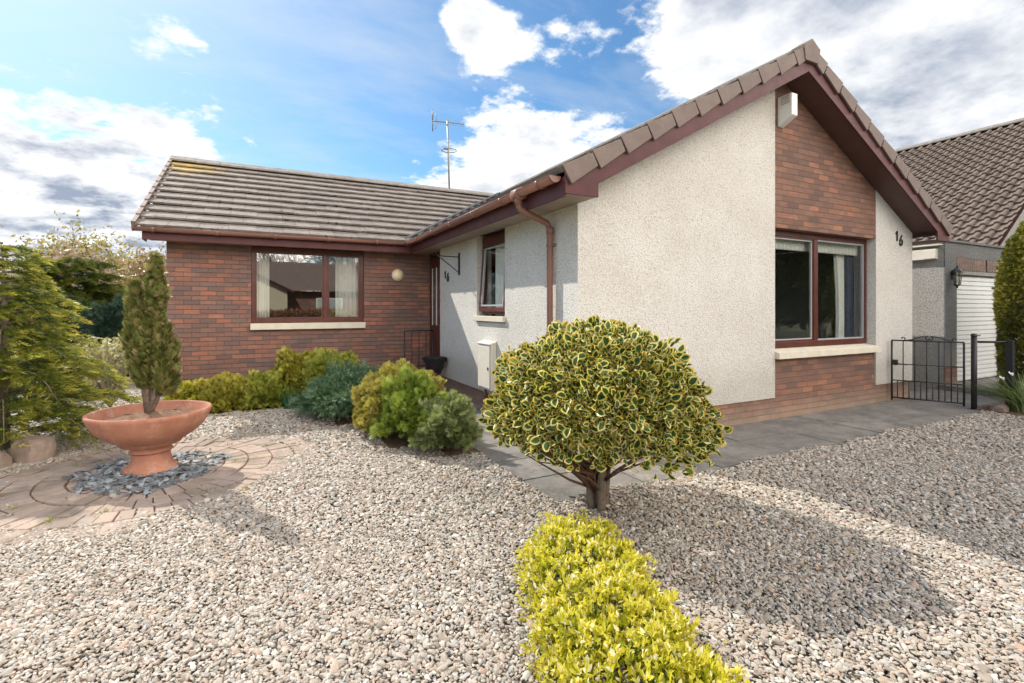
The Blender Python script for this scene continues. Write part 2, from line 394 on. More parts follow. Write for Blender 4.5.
scene.view_settings.view_transform = 'Standard'; scene.view_settings.look = 'None'; scene.view_settings.exposure = 1.07; scene.view_settings.gamma = 1
scene.render.engine = 'CYCLES'; scene.cycles.max_bounces = 8; scene.cycles.transparent_max_bounces = 12
scene.render.resolution_x = 1024; scene.render.resolution_y = 683

# ------------------------------------------------------------------ bungalow
SL = .5477; TH = math.atan(SL)
XR = 6.09; XE0 = 2.43; XE1 = 9.75; YV = 3.74; YB = 13.6
WX0, WX1 = 2.84, 9.34; WY = 4.11
def T(x): return 2.72+SL*((x-XE0) if x <= XR else (XE1-x))
house = empty('bungalow', (0, 0, 0), 'L shaped bungalow with white roughcast gable, brick wing and brown tiled roofs', 'house')
YWF = 9.37; WE = 8.95; WR = 12.4; WL = -1.35      # wing front wall, eave, ridge, left end
def WT(y): return 2.70+SL*(y-WE if y <= WR else 2*WR-WE-y)

def wall_poly(x0, x1, zb, off=.292):
    xs = [x0]+([XR] if x0 < XR < x1 else [])+[x1]
    return [(x0, zb), (x1, zb)]+[(x, T(x)-off) for x in reversed(xs)]
# white roughcast
m = MB()
m.prism_xz(wall_poly(WX0, 5.92, .285), WY, 4.30)
m.prism_xz(wall_poly(8.28, WX1, .285), WY, 4.30)
y0s, y1s = 5.78, 6.73
m.box(WX0, 3.08, 4.30, y0s, .25, 2.52); m.box(WX0, 3.08, y0s, y1s, .25, 1.25); m.box(WX0, 3.08, y1s, 8.42, .25, 2.52)
m.box(9.10, WX1, 4.30, 13.2, .25, 2.52)
m.build('roughcast_wall', M['render'], house)
# gable brick
m = MB(); m.prism_xz(wall_poly(5.92, 8.28, 2.50), WY+.004, 4.30); m.build('gable_brickwork', M['brick_front'], house)
m = MB(); m.box(5.923, 8.277, WY+.022, 4.30, .285, .79); m.box(2.862, 9.318, WY+.022, 4.30, -.1, .285)
m.box(2.862, 3.05, 4.30, 8.40, -.1, .25); m.box(9.12, 9.318, 4.30, 13.1, -.1, .25); m.build('plinth_brickwork', M['brick_front'], house)
# wing brick
m = MB(); bx0, bx1 = -.17, 1.685
m.box(WL, bx0, YWF, 9.62, -.1, 2.52); m.box(bx1, 2.95, YWF, 9.62, -.1, 2.52); m.box(bx0, bx1, YWF, 9.62, -.1, 1.075)
m.box(WL, WL+.25, 9.62, 15.4, -.1, 2.52); m.box(WL, WX0, 15.4, 15.6, -.1, 2.52)
m.add([(WL, 9.37, 2.52), (WL, 15.6, 2.52), (WL, WR, WT(WR)-.3), (WL+.2, 9.37, 2.52), (WL+.2, 15.6, 2.52), (WL+.2, WR, WT(WR)-.3)], [(0, 2, 1), (3, 4, 5), (0, 3, 5, 2), (1, 2, 5, 4)])
m.build('wing_brickwork', M['brick'], house)
# rooms behind the glass
m = MB()
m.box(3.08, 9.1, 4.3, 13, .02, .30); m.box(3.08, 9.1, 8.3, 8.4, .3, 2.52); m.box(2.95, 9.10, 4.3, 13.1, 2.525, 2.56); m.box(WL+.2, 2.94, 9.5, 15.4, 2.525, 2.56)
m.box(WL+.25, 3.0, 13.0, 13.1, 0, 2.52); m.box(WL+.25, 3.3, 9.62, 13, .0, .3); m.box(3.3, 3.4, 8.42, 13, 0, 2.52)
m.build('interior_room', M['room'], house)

# roof tiles --------------------------------------------------------------
def tiles(m, O, A, U, L, S, tw, gauge, seedv=0, th=.034, stag=True):
    """O eave corner, A along, U up slope"""
    rr = random.Random(seedv); A = Vector(A).normalized(); U = Vector(U).normalized(); Nn = A.cross(U).normalized()
    if Nn.z < 0: Nn = -Nn
    nr = int(math.ceil(S/gauge-1e-6)); th *= 1.45
    for r in range(nr):
        s0 = r*gauge; s1 = min(s0+gauge+.03, S)
        off = (tw/2 if (r % 2 and stag) else 0)
        x = -off
        while x < L-1e-4:
            a = max(x, 0)+.0022; b = min(x+tw, L)-.0022; x += tw
            if b-a < .02: continue
            j = rr.uniform(-.006, .006); k = rr.uniform(-.004, .004)
            f0 = Vector(O)+A*a+U*(s0+j)+Nn*(k); 
            lift = th+.002
            p = [f0, f0+A*(b-a), f0+A*(b-a)+U*(s1-s0), f0+U*(s1-s0)]
            lo = [p[0]-Nn*0, p[1]-Nn*0, p[2]-Nn*(th+.004), p[3]-Nn*(th+.004)]
            vs = [q-Nn*th*.66 for q in lo[:2]]+[q-Nn*.006 for q in lo[2:]]+lo
            m.add(vs, [(3, 2, 1, 0), (4, 5, 6, 7), (0, 1, 5, 4), (1, 2, 6, 5), (2, 3, 7, 6), (3, 0, 4, 7)])
    return m
cs, sn = math.cos(TH), math.sin(TH)
SLEN = (XR-XE0)/cs
m = MB(); tiles(m, (XE0, YV+.03, T(XE0)), (0, 1, 0), (cs, 0, sn), YB-YV, SLEN, .33, .352, 1)
tiles(m, (XE1, YV+.03, T(XE1)), (0, 1, 0), (-cs, 0, sn), YB-YV, SLEN, .33, .352, 2)
main_roof = m.build('main_roof', M['tile_main'], house)
m = MB(); tiles(m, (-1.68, WE, WT(WE)), (1, 0, 0), (0, cs, sn), 7.4, (WR-WE)/cs, .40, .352, 3)
tiles(m, (-1.68, 2*WR-WE, WT(WE)), (1, 0, 0), (0, -cs, sn), 7.4, (WR-WE)/cs, .40, .352, 4)
wing_roof = m.build('wing_roof', M['tile'], house)
# underlay decks keep the sun out of the loft
m = MB()
for sx, xe in ((1, XE0), (-1, XE1)):
    m.obox((xe+sx*.05, YV+.08, T(XE0)-.10), (0, YB-YV-.1, 0), (sx*cs*(SLEN-.05), 0, sn*(SLEN-.05)), (0, 0, .02))
m.build('roof_deck', M['soffit'], main_roof)
m = MB()
for sy, ye in ((1, WE), (-1, 2*WR-WE)):
    m.obox((-1.64, ye+sy*.05, WT(WE)-.10), (6.8, 0, 0), (0, sy*cs*((WR-WE)/cs-.05), sn*((WR-WE)/cs-.05)), (0, 0, .02))
m.build('roof_deck', M['soffit'], wing_roof)
# ridge tiles
def ridge(m, P0, P1, w_=.15, seg=.45, h=.05):
    P0 = Vector(P0); P1 = Vector(P1); L = (P1-P0).length; A = (P1-P0)/L; Sd = A.cross(Vector((0, 0, 1))); n = int(L/seg)
    for i in range(n+1):
        a = i*seg+.003; b = min((i+1)*seg-.003, L)
        if b-a < .05: continue
        jz = random.uniform(-.004, .004)
        ring = []
        for t in (-1, -.5, 0, .5, 1):
            ring.append(Sd*(t*w_)+Vector((0, 0, h+jz-abs(t)*SL*w_*1.05-(.0 if abs(t) else -.008))))
        vs = []
        for q in (a, b):
            for rv in ring: vs.append(P0+A*q+rv)
            for rv in reversed(ring): vs.append(P0+A*q+rv-Vector((0, 0, .035)))
        k = 10
        fs = [(j, (j+1) % k, k+(j+1) % k, k+j) for j in range(k)]+[tuple(range(k-1, -1, -1)), tuple(range(k, 2*k))]
        m.add(vs, fs)
m = MB(); ridge(m, (XR, YV+.12, T(XR)), (XR, YB, T(XR))); m.build('ridge_tiles', M['ridge'], main_roof)
m = MB(); ridge(m, (-1.71, WR, WT(WR)), (5.75, WR, WT(WR))); m.build('ridge_tiles', M['ridge'], wing_roof)
# valley strip
m = MB(); m.obox((2.32, WE-.04, T(XE0)+.0), (3.6, 3.45+.15, SL*3.6), (.10, -.02, .02), (0, 0, .02)); m.build('valley_flashing', M['lead'], wing_roof)
# verge caps, both slopes
def vcaps(m, y, side, n=11, yl=.10):
    g = SLEN/n; sx = 1 if side == 0 else -1; xe = XE0 if side == 0 else XE1
    for i in range(n):
        a = i*g+.004; b = a+g-.010
        if i == n-1: b = a+g-.05
        def P(s, o): return (xe+sx*(cs*s-sn*o), 2.72+sn*s+cs*o)
        dn = .150 if i else .155
        j = random.uniform(-.004, .004)
        pts = [P(a, .030+j), P(b, .006+j), P(b+.0, -dn+.030), P(a+.014, -dn-.008+j)]
        yy = y+random.uniform(-.004, .004)
        m.prism_xz(pts, yy, yy+.03)
        pts2 = [P(a, .024+j), P(b, .010+j), P(b, -.003+j), P(a, .010+j)]
        m.prism_xz(pts2, yy+.03, yy+yl)
m = MB(); vcaps(m, YV, 0); vcaps(m, YV, 1)
m.prism_xz([(XR-.13, T(XR)-.215), (XR+.13, T(XR)-.215), (XR+.165, T(XR)-.03), (XR, T(XR)+.075), (XR-.165, T(XR)-.03)], YV-.012, YV+.16)
m.build('verge_caps', M['verge'], main_roof, .004)
# wing left verge caps
m = MB(); g = (WR-WE)/cs/11
for i in range(11):
    for sy in (1,):
        a = i*g; b = a+g+.015
        def P(s, o): return (WE+(cs*s-sn*o), 2.70+sn*s+cs*o)
        pts = [P(a, .03), P(b, .014), P(b, -.10), P(a, -.12)]
        m.add([(x, p[0], p[1]) for x in (-1.72, -1.68) for p in pts], [(0, 1, 2, 3), (7, 6, 5, 4), (0, 4, 5, 1), (1, 5, 6, 2), (2, 6, 7, 3), (3, 7, 4, 0)])
        m.add([(x, p[0], p[1]) for x in (-1.68, -1.665) for p in (P(a, .03), P(b, .014), P(b, .002), P(a, .008))], [(0, 1, 2, 3), (7, 6, 5, 4), (0, 4, 5, 1), (1, 5, 6, 2), (2, 6, 7, 3), (3, 7, 4, 0)])
m.build('verge_caps', M['verge'], wing_roof)
# bargeboards
m = MB()
def barge(m, y0, y1, o0, o1, x0=2.47, x1=9.71, c0=2.845, c1=9.335, zb=2.50):
    m.prism_xz([(x0, T(x0)-o0), (XR, T(XR)-o0), (XR, T(XR)-o1), (c0, T(c0)-o1), (c0, zb), (x0, zb)], y0, y1)
    m.prism_xz([(XR, T(XR)-o0), (x1, T(x1)-o0), (x1, zb), (c1, zb), (c1, T(c1)-o1), (XR, T(XR)-o1)], y0, y1)
barge(m, YV+.032, YV+.055, .05, .315)
m.build('bargeboard', M['maroon'], house, .003)
m = MB()
for xa, xb in ((2.84, XR), (XR, 9.34)): m.prism_xz([(xa, T(xa)-.270), (xb, T(xb)-.270), (xb, T(xb)-.292), (xa, T(xa)-.292)], YV+.056, WY-.001)
m.box(9.345, 9.69, YV+.056, 13, 2.50, 2.515)
m.build('gable_soffit', M['soffit'], house)
m = MB(); m.prism_xy([(2.49, YV+.056), (2.838, YV+.056), (2.838, 8.42), (2.95, 8.42), (2.95, YWF-.002), (-1.55, YWF-.002), (-1.55, 9.03), (2.49, 9.03)], 2.505, 2.519)
m.build('eaves_soffit', M['soffit_pale'], house)
m = MB(); m.box(2.468, 2.488, YV+.056, 9.01, 2.475, 2.66); m.build('fascia', M['maroon'], house, .002)
m = MB(); m.box(-1.60, 2.488, 9.011, 9.03, 2.475, 2.65)
m.add([(-1.60, 9.011, 2.475), (-1.60, 9.37, 2.475), (-1.60, 9.37, 2.85), (-1.60, 9.011, 2.65)], [(0, 1, 2, 3)])
m.build('fascia', M['maroon'], house, .002)
# gutters
def gutter(name, P0, P1, R=.058):
    P0 = Vector(P0); P1 = Vector(P1); A = (P1-P0).normalized(); Sd = A.cross(Vector((0, 0, 1))).normalized()
    def half(m, p, q, r, t=.004, both=True):
        vs = []; K = 12
        for pt in (p, q):
            for rr in (r, r-t):
                for k in range(K+1):
                    a = PI+PI*k/K
                    vs.append(pt+Sd*math.cos(a)*rr+Vector((0, 0, math.sin(a)*rr)))
        n = K+1; fs = []
        for k in range(K):
            fs += [(k, k+1, 2*n+k+1, 2*n+k), (n+k+1, n+k, 3*n+k, 3*n+k+1), (k, n+k, n+k+1, k+1), (2*n+k, 2*n+k+1, 3*n+k+1, 3*n+k)]
        fs += [(0, 2*n, 3*n, n), (K, n+K, 3*n+K, 2*n+K)]
        m.add(vs, fs, True)
    m = MB(); half(m, P0, P1, R)
    for e, sgn in ((P0, -1), (P1, 1)):
        K = 12; vs = [e+A*sgn*.004+Sd*math.cos(PI+PI*k/K)*R*1.04+Vector((0, 0, math.sin(PI+PI*k/K)*R*1.04)) for k in range(K+1)]
        m.add(vs+[v-A*sgn*.02 for v in vs], [tuple(range(K+1)), tuple(range(2*K+1, K, -1))]+[(k, k+1, K+2+k, K+1+k) for k in range(K)])
    # front lip
    for s_ in (-1, 1):
        m.tube([P0+Sd*s_*R, P1+Sd*s_*R], .005, 6)
    g = m.build(name, M['gutter'], house)
    L = (P1-P0).length; k = .25
    while k < L:
        b = MB(); half(b, P0+A*(k-.022), P0+A*(k+.022), R+.010, .009); b.build('gutter_bracket', M['gutter'], g); k += .82
    return g
gutter('gutter', (2.395, 3.83, 2.665), (2.395, 8.90, 2.65))
gutter('gutter', (-1.70, 8.945, 2.645), (2.36, 8.945, 2.655))
# downpipe with swan neck
m = MB(); m.tube([(2.395, 4.55, 2.63), (2.395, 4.55, 2.54), (2.41, 4.55, 2.49), (2.75, 4.56, 2.37), (2.785, 4.56, 2.31), (2.785, 4.56, .28), (2.785, 4.56, .10)], .034, 14)
m.tube([(2.395, 4.55, 2.63), (2.395, 4.55, 2.53)], .041, 14); m.tube([(2.785, 4.56, 2.33), (2.785, 4.56, 2.25)], .041, 14); m.tube([(2.395, 4.47, 2.64), (2.395, 4.63, 2.64)], .066, 14)
dp = m.build('downpipe', M['gutter'], house)
for z in (2.15, 1.2, .35): m = MB(); m.tube([(2.785, 4.56, z), (2.785, 4.56, z-.03)], .04, 14); m.box(2.80, 2.842, 4.515, 4.605, z-.03, z); m.build('pipe_clip', M['gutter'], dp)

# windows -----------------------------------------------------------------
def frame_x(m, x0, x1, z0, z1, y0, y1, t, b=None, tp=None):
    b = b or t; tp = tp or t
    m.box(x0, x0+t, y0, y1, z0, z1); m.box(x1-t, x1, y0, y1, z0, z1)
    m.box(x0+t, x1-t, y0, y1, z0, z0+b); m.box(x0+t, x1-t, y0, y1, z1-tp, z1)
# wing window
wnd = empty('window', (0, 0, 0)); wnd.parent = house
y = YWF+.045
m = MB(); frame_x(m, bx0, bx1, 1.19, 2.50, y, y+.07, .06, .07, .085); m.box(.985, 1.055, y, y+.07, 1.26, 2.415)
m.build('frame', M['frame'], wnd, .004)
m = MB(); frame_x(m, bx0+.06, .985, 1.26, 2.415, y+.012, y+.06, .025); frame_x(m, 1.055, bx1-.06, 1.26, 2.415, y+.012, y+.06, .03)
m.build('glazing_bead', M['frame'], wnd, .002)
m = MB(); m.box(bx0+.08, .965, y+.034, y+.038, 1.28, 2.395); m.box(1.08, bx1-.085, y+.034, y+.038, 1.285, 2.39); m.build('pane', M['glass_cool'], wnd)
m = MB(); m.box(bx0-.01, bx1+.02, YWF-.06, YWF+.12, 1.08, 1.188); m.build('sill', M['sill'], wnd, .006)
# front picture window
wnd2 = empty('window', (0, 0, 0)); wnd2.parent = house
y = 4.235; a, b_ = 5.922, 8.278
m = MB(); frame_x(m, a, b_, .915, 2.50, y, y+.06, .055, .075, .075); m.box(6.955, 7.045, y, y+.06, .99, 2.425); m.build('frame', M['frame'], wnd2, .004)
m = MB(); frame_x(m, a+.055, 6.955, .99, 2.425, y+.01, y+.05, .022); m.build('glazing_bead', M['frame'], wnd2, .002)
m = MB(); frame_x(m, 7.045, b_-.055, .99, 2.425, y+.015, y+.055, .016, .02, .022); frame_x(m, a+.078, 6.93, 1.012, 2.40, y+.016, y+.05, .016); m.build('pale_bead', M['grey_pvc'], wnd2, .002)
m = MB(); m.box(a+.098, 6.912, y+.03, y+.034, 1.03, 2.38); m.box(7.074, b_-.084, y+.03, y+.034, 1.018, 2.397); m.build('pane', M['glass'], wnd2)
m = MB(); m.add([(5.925, 4.05, .79), (8.30, 4.05, .79), (8.30, 4.05, .865), (5.925, 4.05, .865), (5.925, 4.105, .79), (8.30, 4.105, .79), (8.30, 4.105, .88), (5.925, 4.105, .88)], [(0, 1, 2, 3), (3, 2, 6, 7), (0, 3, 7, 4), (1, 5, 6, 2), (0, 4, 5, 1), (4, 7, 6, 5)])
m.add([(5.925, 4.105, .79), (8.275, 4.105, .79), (8.275, 4.105, .88), (5.925, 4.105, .88), (5.925, 4.29, .79), (8.275, 4.29, .79), (8.275, 4.29, .913), (5.925, 4.29, .913)], [(3, 2, 6, 7), (0, 3, 7, 4), (1, 5, 6, 2), (0, 4, 5, 1), (4, 7, 6, 5)])
m.build('sill', M['sill'], wnd2)
# side window, sash pushed open at the bottom
wnd3 = empty('window', (0, 0, 0)); wnd3.parent = house
x = 2.93
def frame_y(m, y0, y1, z0, z1, x0, x1, t, b=None, tp=None):
    b = b or t; tp = tp or t
    m.box(x0, x1, y0, y0+t, z0, z1); m.box(x0, x1, y1-t, y1, z0, z1); m.box(x0, x1, y0+t, y1-t, z0, z0+b); m.box(x0, x1, y0+t, y1-t, z1-tp, z1)
m = MB(); frame_y(m, y0s+.003, y1s-.003, 1.36, 2.503, x, x+.06, .055, .05, .12); m.build('frame', M['frame'], wnd3, .004)
m = MB(); m.box(2.795, 3.0, y0s-.03, y1s+.03, 1.262, 1.335); m.build('sill', M['sill'], wnd3, .005)
S0 = Vector((x-.005, y0s+.04, 2.385)); S1 = Vector((x-.075, y0s+.04, 1.40)); D_ = (S1-S0); Nn = Vector((-D_.z, 0, D_.x)).normalized()*.035
W_ = Vector((0, y1s-y0s-.08, 0))
def sash(m, u0, u1, v0, v1, dn=1.): # v along drop 0..1, u across 0..1
    m.obox(S0+W_*u0+D_*v0, W_*(u1-u0), D_*(v1-v0), Nn*dn)
sas = MB(); sash(sas, 0, .06, 0, 1); sash(sas, .94, 1, 0, 1); sash(sas, .06, .94, 0, .05); sash(sas, .06, .94, .94, 1); so = sas.build('opening_sash', M['frame'], wnd3, .003)
m = MB(); sash(m, .075, .105, .062, .925, .8); sash(m, .895, .925, .062, .925, .8); sash(m, .105, .895, .062, .085, .8); sash(m, .105, .895, .90, .925, .8); m.build('glazing_bead', M['grey_pvc'], so)
m = MB(); m.obox(S0+W_*.106+D_*.086+Nn*.4, W_*.788, D_*.813, Nn*.1); m.build('pane', glass('side_glass', .03, .5), so)
# front door in the recess
door = MB(); door.box(2.97, 3.02, 8.44, 9.35, .12, 2.44); 
frame_y(door, 8.422, 9.368, .02, 2.50, 2.955, 3.03, .045)
dr = door.build('front_door', M['frame'], house, .004)
m = MB(); m.box(2.960, 2.968, 9.0, 9.22, 1.15, 2.2); m.box(2.960, 2.968, 8.6, 8.85, 1.15, 2.2); m.build('glazed_panel', M['glass_cool'], dr)
m = MB(); m.box(2.955, 2.97, 8.98, 9.0, 1.12, 2.22); m.box(2.955, 2.97, 9.22, 9.24, 1.12, 2.22); m.build('panel_trim', M['white'], dr)
m = MB(); m.tube([(2.93, 8.55, 1.05), (2.93, 8.68, 1.05)], .01, 8); m.tube([(2.97, 8.55, 1.05), (2.93, 8.55, 1.05)], .01, 8); m.build('handle', M['metal'], dr)
m = MB(); m.box(2.87, 3.1, 8.43, 9.36, -.05, .11); m.build('doorstep', M['slab'], house)

# curtains, valance, armchair -------------------------------------------
def curtain(name, x0, x1, y, z0, z1, mat, label, cat='curtain', amp=.022, n=7, parent=None, gather=1.0, ax='x', group='curtains hanging in the windows'):
    K = n*8; vs = []; fs = []
    for j in range(9):
        v = j/8; z = z1+(z0-z1)*v; wd = 1-(1-gather)*math.sin(PI*v*.9)
        for i in range(K+1):
            u = i/K; xx = x1-(x1-x0)*(1-u)*wd if gather < 1 else x0+(x1-x0)*u
            yy = y+amp*math.sin(u*n*2*PI)*(1+.3*math.sin(7*u+2*v))
            vs.append((xx, yy, z) if ax == 'x' else (yy, xx, z))
    fs = [(j*(K+1)+i, j*(K+1)+i+1, (j+1)*(K+1)+i+1, (j+1)*(K+1)+i) for j in range(8) for i in range(K)]
    m = MB(); m.add(vs, fs, True); o = m.build(name, mat, parent)
    s = o.modifiers.new('s', 'SOLIDIFY'); s.thickness = .004
    return tag(o, label, cat, group)
curtain('curtain', bx0+.04, .11, 9.53, 1.2, 2.47, M['curtain'], 'narrow white curtain at the left edge of the brick wing window', n=5)
curtain('curtain', 1.20, 1.66, 9.53, 1.2, 2.47, M['curtain'], 'wide white curtain at the right edge of the brick wing window', n=6)
curtain('curtain', 7.78, 8.02, 4.45, .45, 2.42, M['curtain'], 'long cream curtain gathered at the right of the large front window', n=6, gather=.6)
curtain('curtain', 8.03, 8.30, 4.42, .45, 2.42, M['blue_cloth'], 'slate blue curtain beside the cream one in the large front window', n=4)
curtain('valance', 5.95, 8.25, 4.36, 2.26, 2.47, M['curtain'], 'pleated cream valance across the top of the large front window', 'valance', .012, 26)
curtain('curtain', 5.80, 6.45, 3.03, 1.3, 2.42, M['curtain'], 'white curtain inside the small open side window', n=5, ax='y')
arm = empty('armchair', (8.3, 5.05, .30), 'taupe upholstered armchair seen through the large front window', 'armchair')
def cushion(name, x0, x1, y0, y1, z0, z1, bev=.05):
    m = MB(); m.box(x0, x1, y0, y1, z0, z1); o = m.build(name, M['upholstery'], arm, bev); o.modifiers['bev'].segments = 4; return o
cushion('seat', -.3, .3, -.3, .33, .18, .45); cushion('armrest', -.42, -.31, -.3, .35, .12, .62); cushion('armrest', .31, .42, -.3, .35, .12, .62)
m = MB(); K = 14; pts = [(-.34, .35)]+[(-.34*math.cos(PI*k/K)*1.0, .80+.25*math.sin(PI*k/K)) for k in range(K+1)]+[(.34, .35)]
m.prism_xz(pts, -.42, -.28); m.build('backrest', M['upholstery'], arm, .03)
for sx in (-.36, .34):
    for sy in (-.3, .3): m = MB(); m.box(sx, sx+.04, sy, sy+.04, 0, .12); m.build('leg', M['frame'], arm)

# house numbers ---------------------------------------------------------------
def num6(x, y, z, h, ax):
    r_ = h*.27; pts = []
    for i in range(9): t = i/8; pts.append((.16*h-.30*h*t**.7*1.35+.0, h*(1-.02)-(h*.62)*t))
    for i in range(1, 21): a = PI+2*PI*i/20*1.0; pts.append((math.cos(a)*r_*.9, r_*1.05-math.sin(a)*r_*1.05*1))
    pts = [(max(-r_*.9, u), v) for u, v in pts]
    m = MB()
    m.tube([(x+u, y, z+v) if ax == 'x' else (x, y-u, z+v) for u, v in pts], .055*h+.003, 6); return m
RX = Matrix.Rotation(PI/2, 4, 'X'); RS = Matrix.Rotation(-PI/2, 4, 'Z') @ RX
def num1(x, y, z, h, ax):
    m = MB()
    if ax == 'x':
        m.box(x-.012, x+.012, y-.014, y, z, z+h); m.obox((x-.012, y-.013, z+h-.004), (-.03, 0, -.03), (.01, 0, -.02), (0, .012, 0))
    else:
        m.box(x-.014, x, y-.012, y+.012, z, z+h); m.obox((x-.013, y+.012, z+h-.004), (0, .03, -.03), (0, -.01, -.02), (.012, 0, 0))
    return m
nb = empty('house_number'); nb.parent = house
num1(8.865, 4.108, 2.50, .155, 'x').build('numeral_one', M['black'], nb); num6(8.975, 4.098, 2.44, .155, 'x').build('numeral_six', M['black'], nb)
nb = empty('house_number'); nb.parent = house
num1(2.837, 8.10, 1.96, .13, 'y').build('numeral_one', M['black'], nb); num6(2.824, 7.96, 1.91, .14, 'y').build('numeral_six', M['black'], nb)

# fittings ------------------------------------------------------------------
al = empty('alarm_box', (6.0, 4.0, 3.8), 'white wedge shaped alarm siren box high under the gable peak', 'alarm box')
m = MB(); m.add([(-.04, -.09, .10), (.08, -.09, .10), (.08, .108, .0), (-.04, .108, .0), (-.04, -.09, .38), (.08, -.09, .38), (.08, .108, .38), (-.04, .108, .38)],
                [(3, 2, 1, 0), (4, 5, 6, 7), (0, 1, 5, 4), (1, 2, 6, 5), (2, 3, 7, 6), (3, 0, 4, 7)]); m.build('cover', M['white'], al, .01)
m = MB()
for i in range(5): m.box(-.044, -.04, -.06, .05, .26+i*.022, .268+i*.022)
m.build('louvre', M['soffit_pale'], al)
wl = empty('wall_light', (2.31, YWF, 2.06), 'round cream bulkhead light on the brick wall left of the front door', 'wall light')
zc = .02
m = MB(); m.lathe([(0.001, .075), (.04, .072), (.075, .058), (.095, .035), (.10, .02)], seg=32); o = m.build('lens', simple('yellowed_lens', (.88, .74, .48), .3, .03, 3), wl); o.rotation_euler = (PI/2, 0, 0); o.location = (0, 0, zc)
m = MB(); m.lathe([(.10, .025), (.112, .022), (.112, .002), (.05, .002)], seg=32); o = m.build('base', M['cream'], wl); o.rotation_euler = (PI/2, 0, 0); o.location = (0, 0, zc)
mb = empty('meter_box', (2.84, 6.25, .26), 'cream utility meter box on the white side wall under the small window', 'meter box')
m = MB(); m.box(-.09, -.001, -.22, .22, .06, .69); m.build('cabinet', M['cream'], mb, .012)
m = MB(); m.box(-.102, -.092, -.20, .20, .09, .665); dd = m.build('door', M['cream'], mb, .006)
m = MB(); m.box(-.110, -.103, -.17, -.14, .34, .38); m.build('latch', M['soffit'], dd)
m = MB(); m.add([(-.112, -.225, .69), (-.112, .225, .69), (-.112, .225, .70), (-.112, -.225, .70), (-.002, -.225, .69), (-.002, .225, .69), (-.002, .225, .735), (-.002, -.225, .735)], [(0, 3, 2, 1), (3, 7, 6, 2), (0, 4, 7, 3), (1, 2, 6, 5), (0, 1, 5, 4)]); m.build('lid', M['cream'], mb)
m = MB(); m.tube([(-.05, .05, .06), (-.05, .05, -.2)], .018, 8); m.build('pipe', M['frame'], mb)
bk = MB(); bk.box(2.815, 2.838, 7.415, 7.445, 1.98, 2.34)
for z in (2.29, 2.03): bk.tube([(2.83, 7.43, z), (2.81, 7.43, z)], .012, 8)
bk.tube([(2.83, 7.43, 2.27), (2.62, 7.43, 2.272), (2.46, 7.43, 2.28), (2.44, 7.43, 2.31)], .008, 8); bk.tube([(2.83, 7.43, 2.02), (2.48, 7.43, 2.27)], .007, 8)
tag(bk.build('hanging_basket_bracket', M['black']), 'black iron basket bracket sticking out of the white side wall', 'bracket')
# aerial
ae = empty('tv_aerial', (4.45, WR, 4.55), 'thin rooftop television aerial on a tall mast behind the wing ridge', 'aerial')
m = MB(); m.tube([(0, 0, -.2), (-.06, 0, 1.88)], .022, 8); m.build('mast', M['metal'], ae)
m = MB(); U = Vector((.93, -.36, -.06)).normalized(); V = Vector((.36, .93, 0)); B0 = Vector((-.44, .17, 1.87))
m.tube([B0, B0+U*.86], .012, 6)
for i in range(11):
    p = B0+U*(.18+i*.065); m.tube([p-V*.05-Vector((0, 0, .09)), p+V*.05+Vector((0, 0, .09))], .006, 5)
for s_ in (-1, 1):
    for i in range(4):
        p = B0+U*.03+Vector((0, 0, s_*(.05+i*.06)))+U*(.02*i*0); m.tube([p-V*.16, p+V*.16+U*.0], .006, 5)
    m.tube([B0+U*.02, B0+U*.02+Vector((0, 0, s_*.27))], .008, 5); m.tube([B0+U*.14, B0+U*.10+Vector((0, 0, s_*.22))], .006, 5)
m.build('antenna_array', M['metal'], ae)
m = MB(); pts = [Vector((-.04+.20*math.cos(a)+.02, .2*math.sin(a)*.9, 1.10)) for a in [i*2*PI/24 for i in range(25)]]; m.tube(pts, .010, 6, False); m.tube([(-.20, 0, 1.12), (-.04, 0, 1.12)], .018, 6); m.build('dipole_ring', M['metal'], ae)

# ------------------------------------------------------------------ right hand neighbour
gar = empty('garage', (10.7, 4.22, 0), 'grey roughcast garage with white slatted door beyond the iron gate', 'garage')
def gl(m): return m
m = MB(); G = gar.location
def gbox(m, x0, x1, y0, y1, z0, z1): m.box(x0-G.x, x1-G.x, y0-G.y, y1-G.y, z0, z1)
m = MB(); gbox(m, 10.7, 10.9, 4.24, 8.4, 0, 2.62); gbox(m, 13.1, 13.3, 4.24, 8.4, 0, 2.62); gbox(m, 10.9, 13.1, 8.2, 8.4, 0, 2.62); m.build('side_wall', M['grey_render'], gar)
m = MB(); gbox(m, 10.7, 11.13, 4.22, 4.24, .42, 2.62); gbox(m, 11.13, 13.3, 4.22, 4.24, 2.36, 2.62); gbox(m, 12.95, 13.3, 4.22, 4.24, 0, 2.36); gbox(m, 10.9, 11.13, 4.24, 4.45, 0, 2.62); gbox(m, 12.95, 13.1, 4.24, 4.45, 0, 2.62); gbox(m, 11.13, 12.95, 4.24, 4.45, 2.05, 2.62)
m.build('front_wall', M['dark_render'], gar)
m = MB(); gbox(m, 11.13, 12.95, 4.225, 4.24, 2.06, 2.13); m.build('lintel', M['grey_render'], gar)
m = MB(); x = 11.13
while x < 12.9: 
    if random.random() < .93: gbox(m, x+.004, x+.066, 4.214, 4.238, 2.135, 2.355)
    x += .075
m.build('soldier_bricks', [brick_mat('brick_worn', [(0, (.26, .22, .2)), (.5, (.42, .26, .2)), (1, (.46, .31, .25))], (.3, .28, .26))], gar)
m = MB(); gbox(m, 10.695, 11.13, 4.215, 4.238, 0, .41); m.build('corner_bricks', M['brick_front'], gar)
m = MB(); gbox(m, 10.66, 13.32, 4.19, 8.45, 2.622, 2.66); m.build('flat_roof', M['dark_render'], gar)
gd = MB(); z = .11
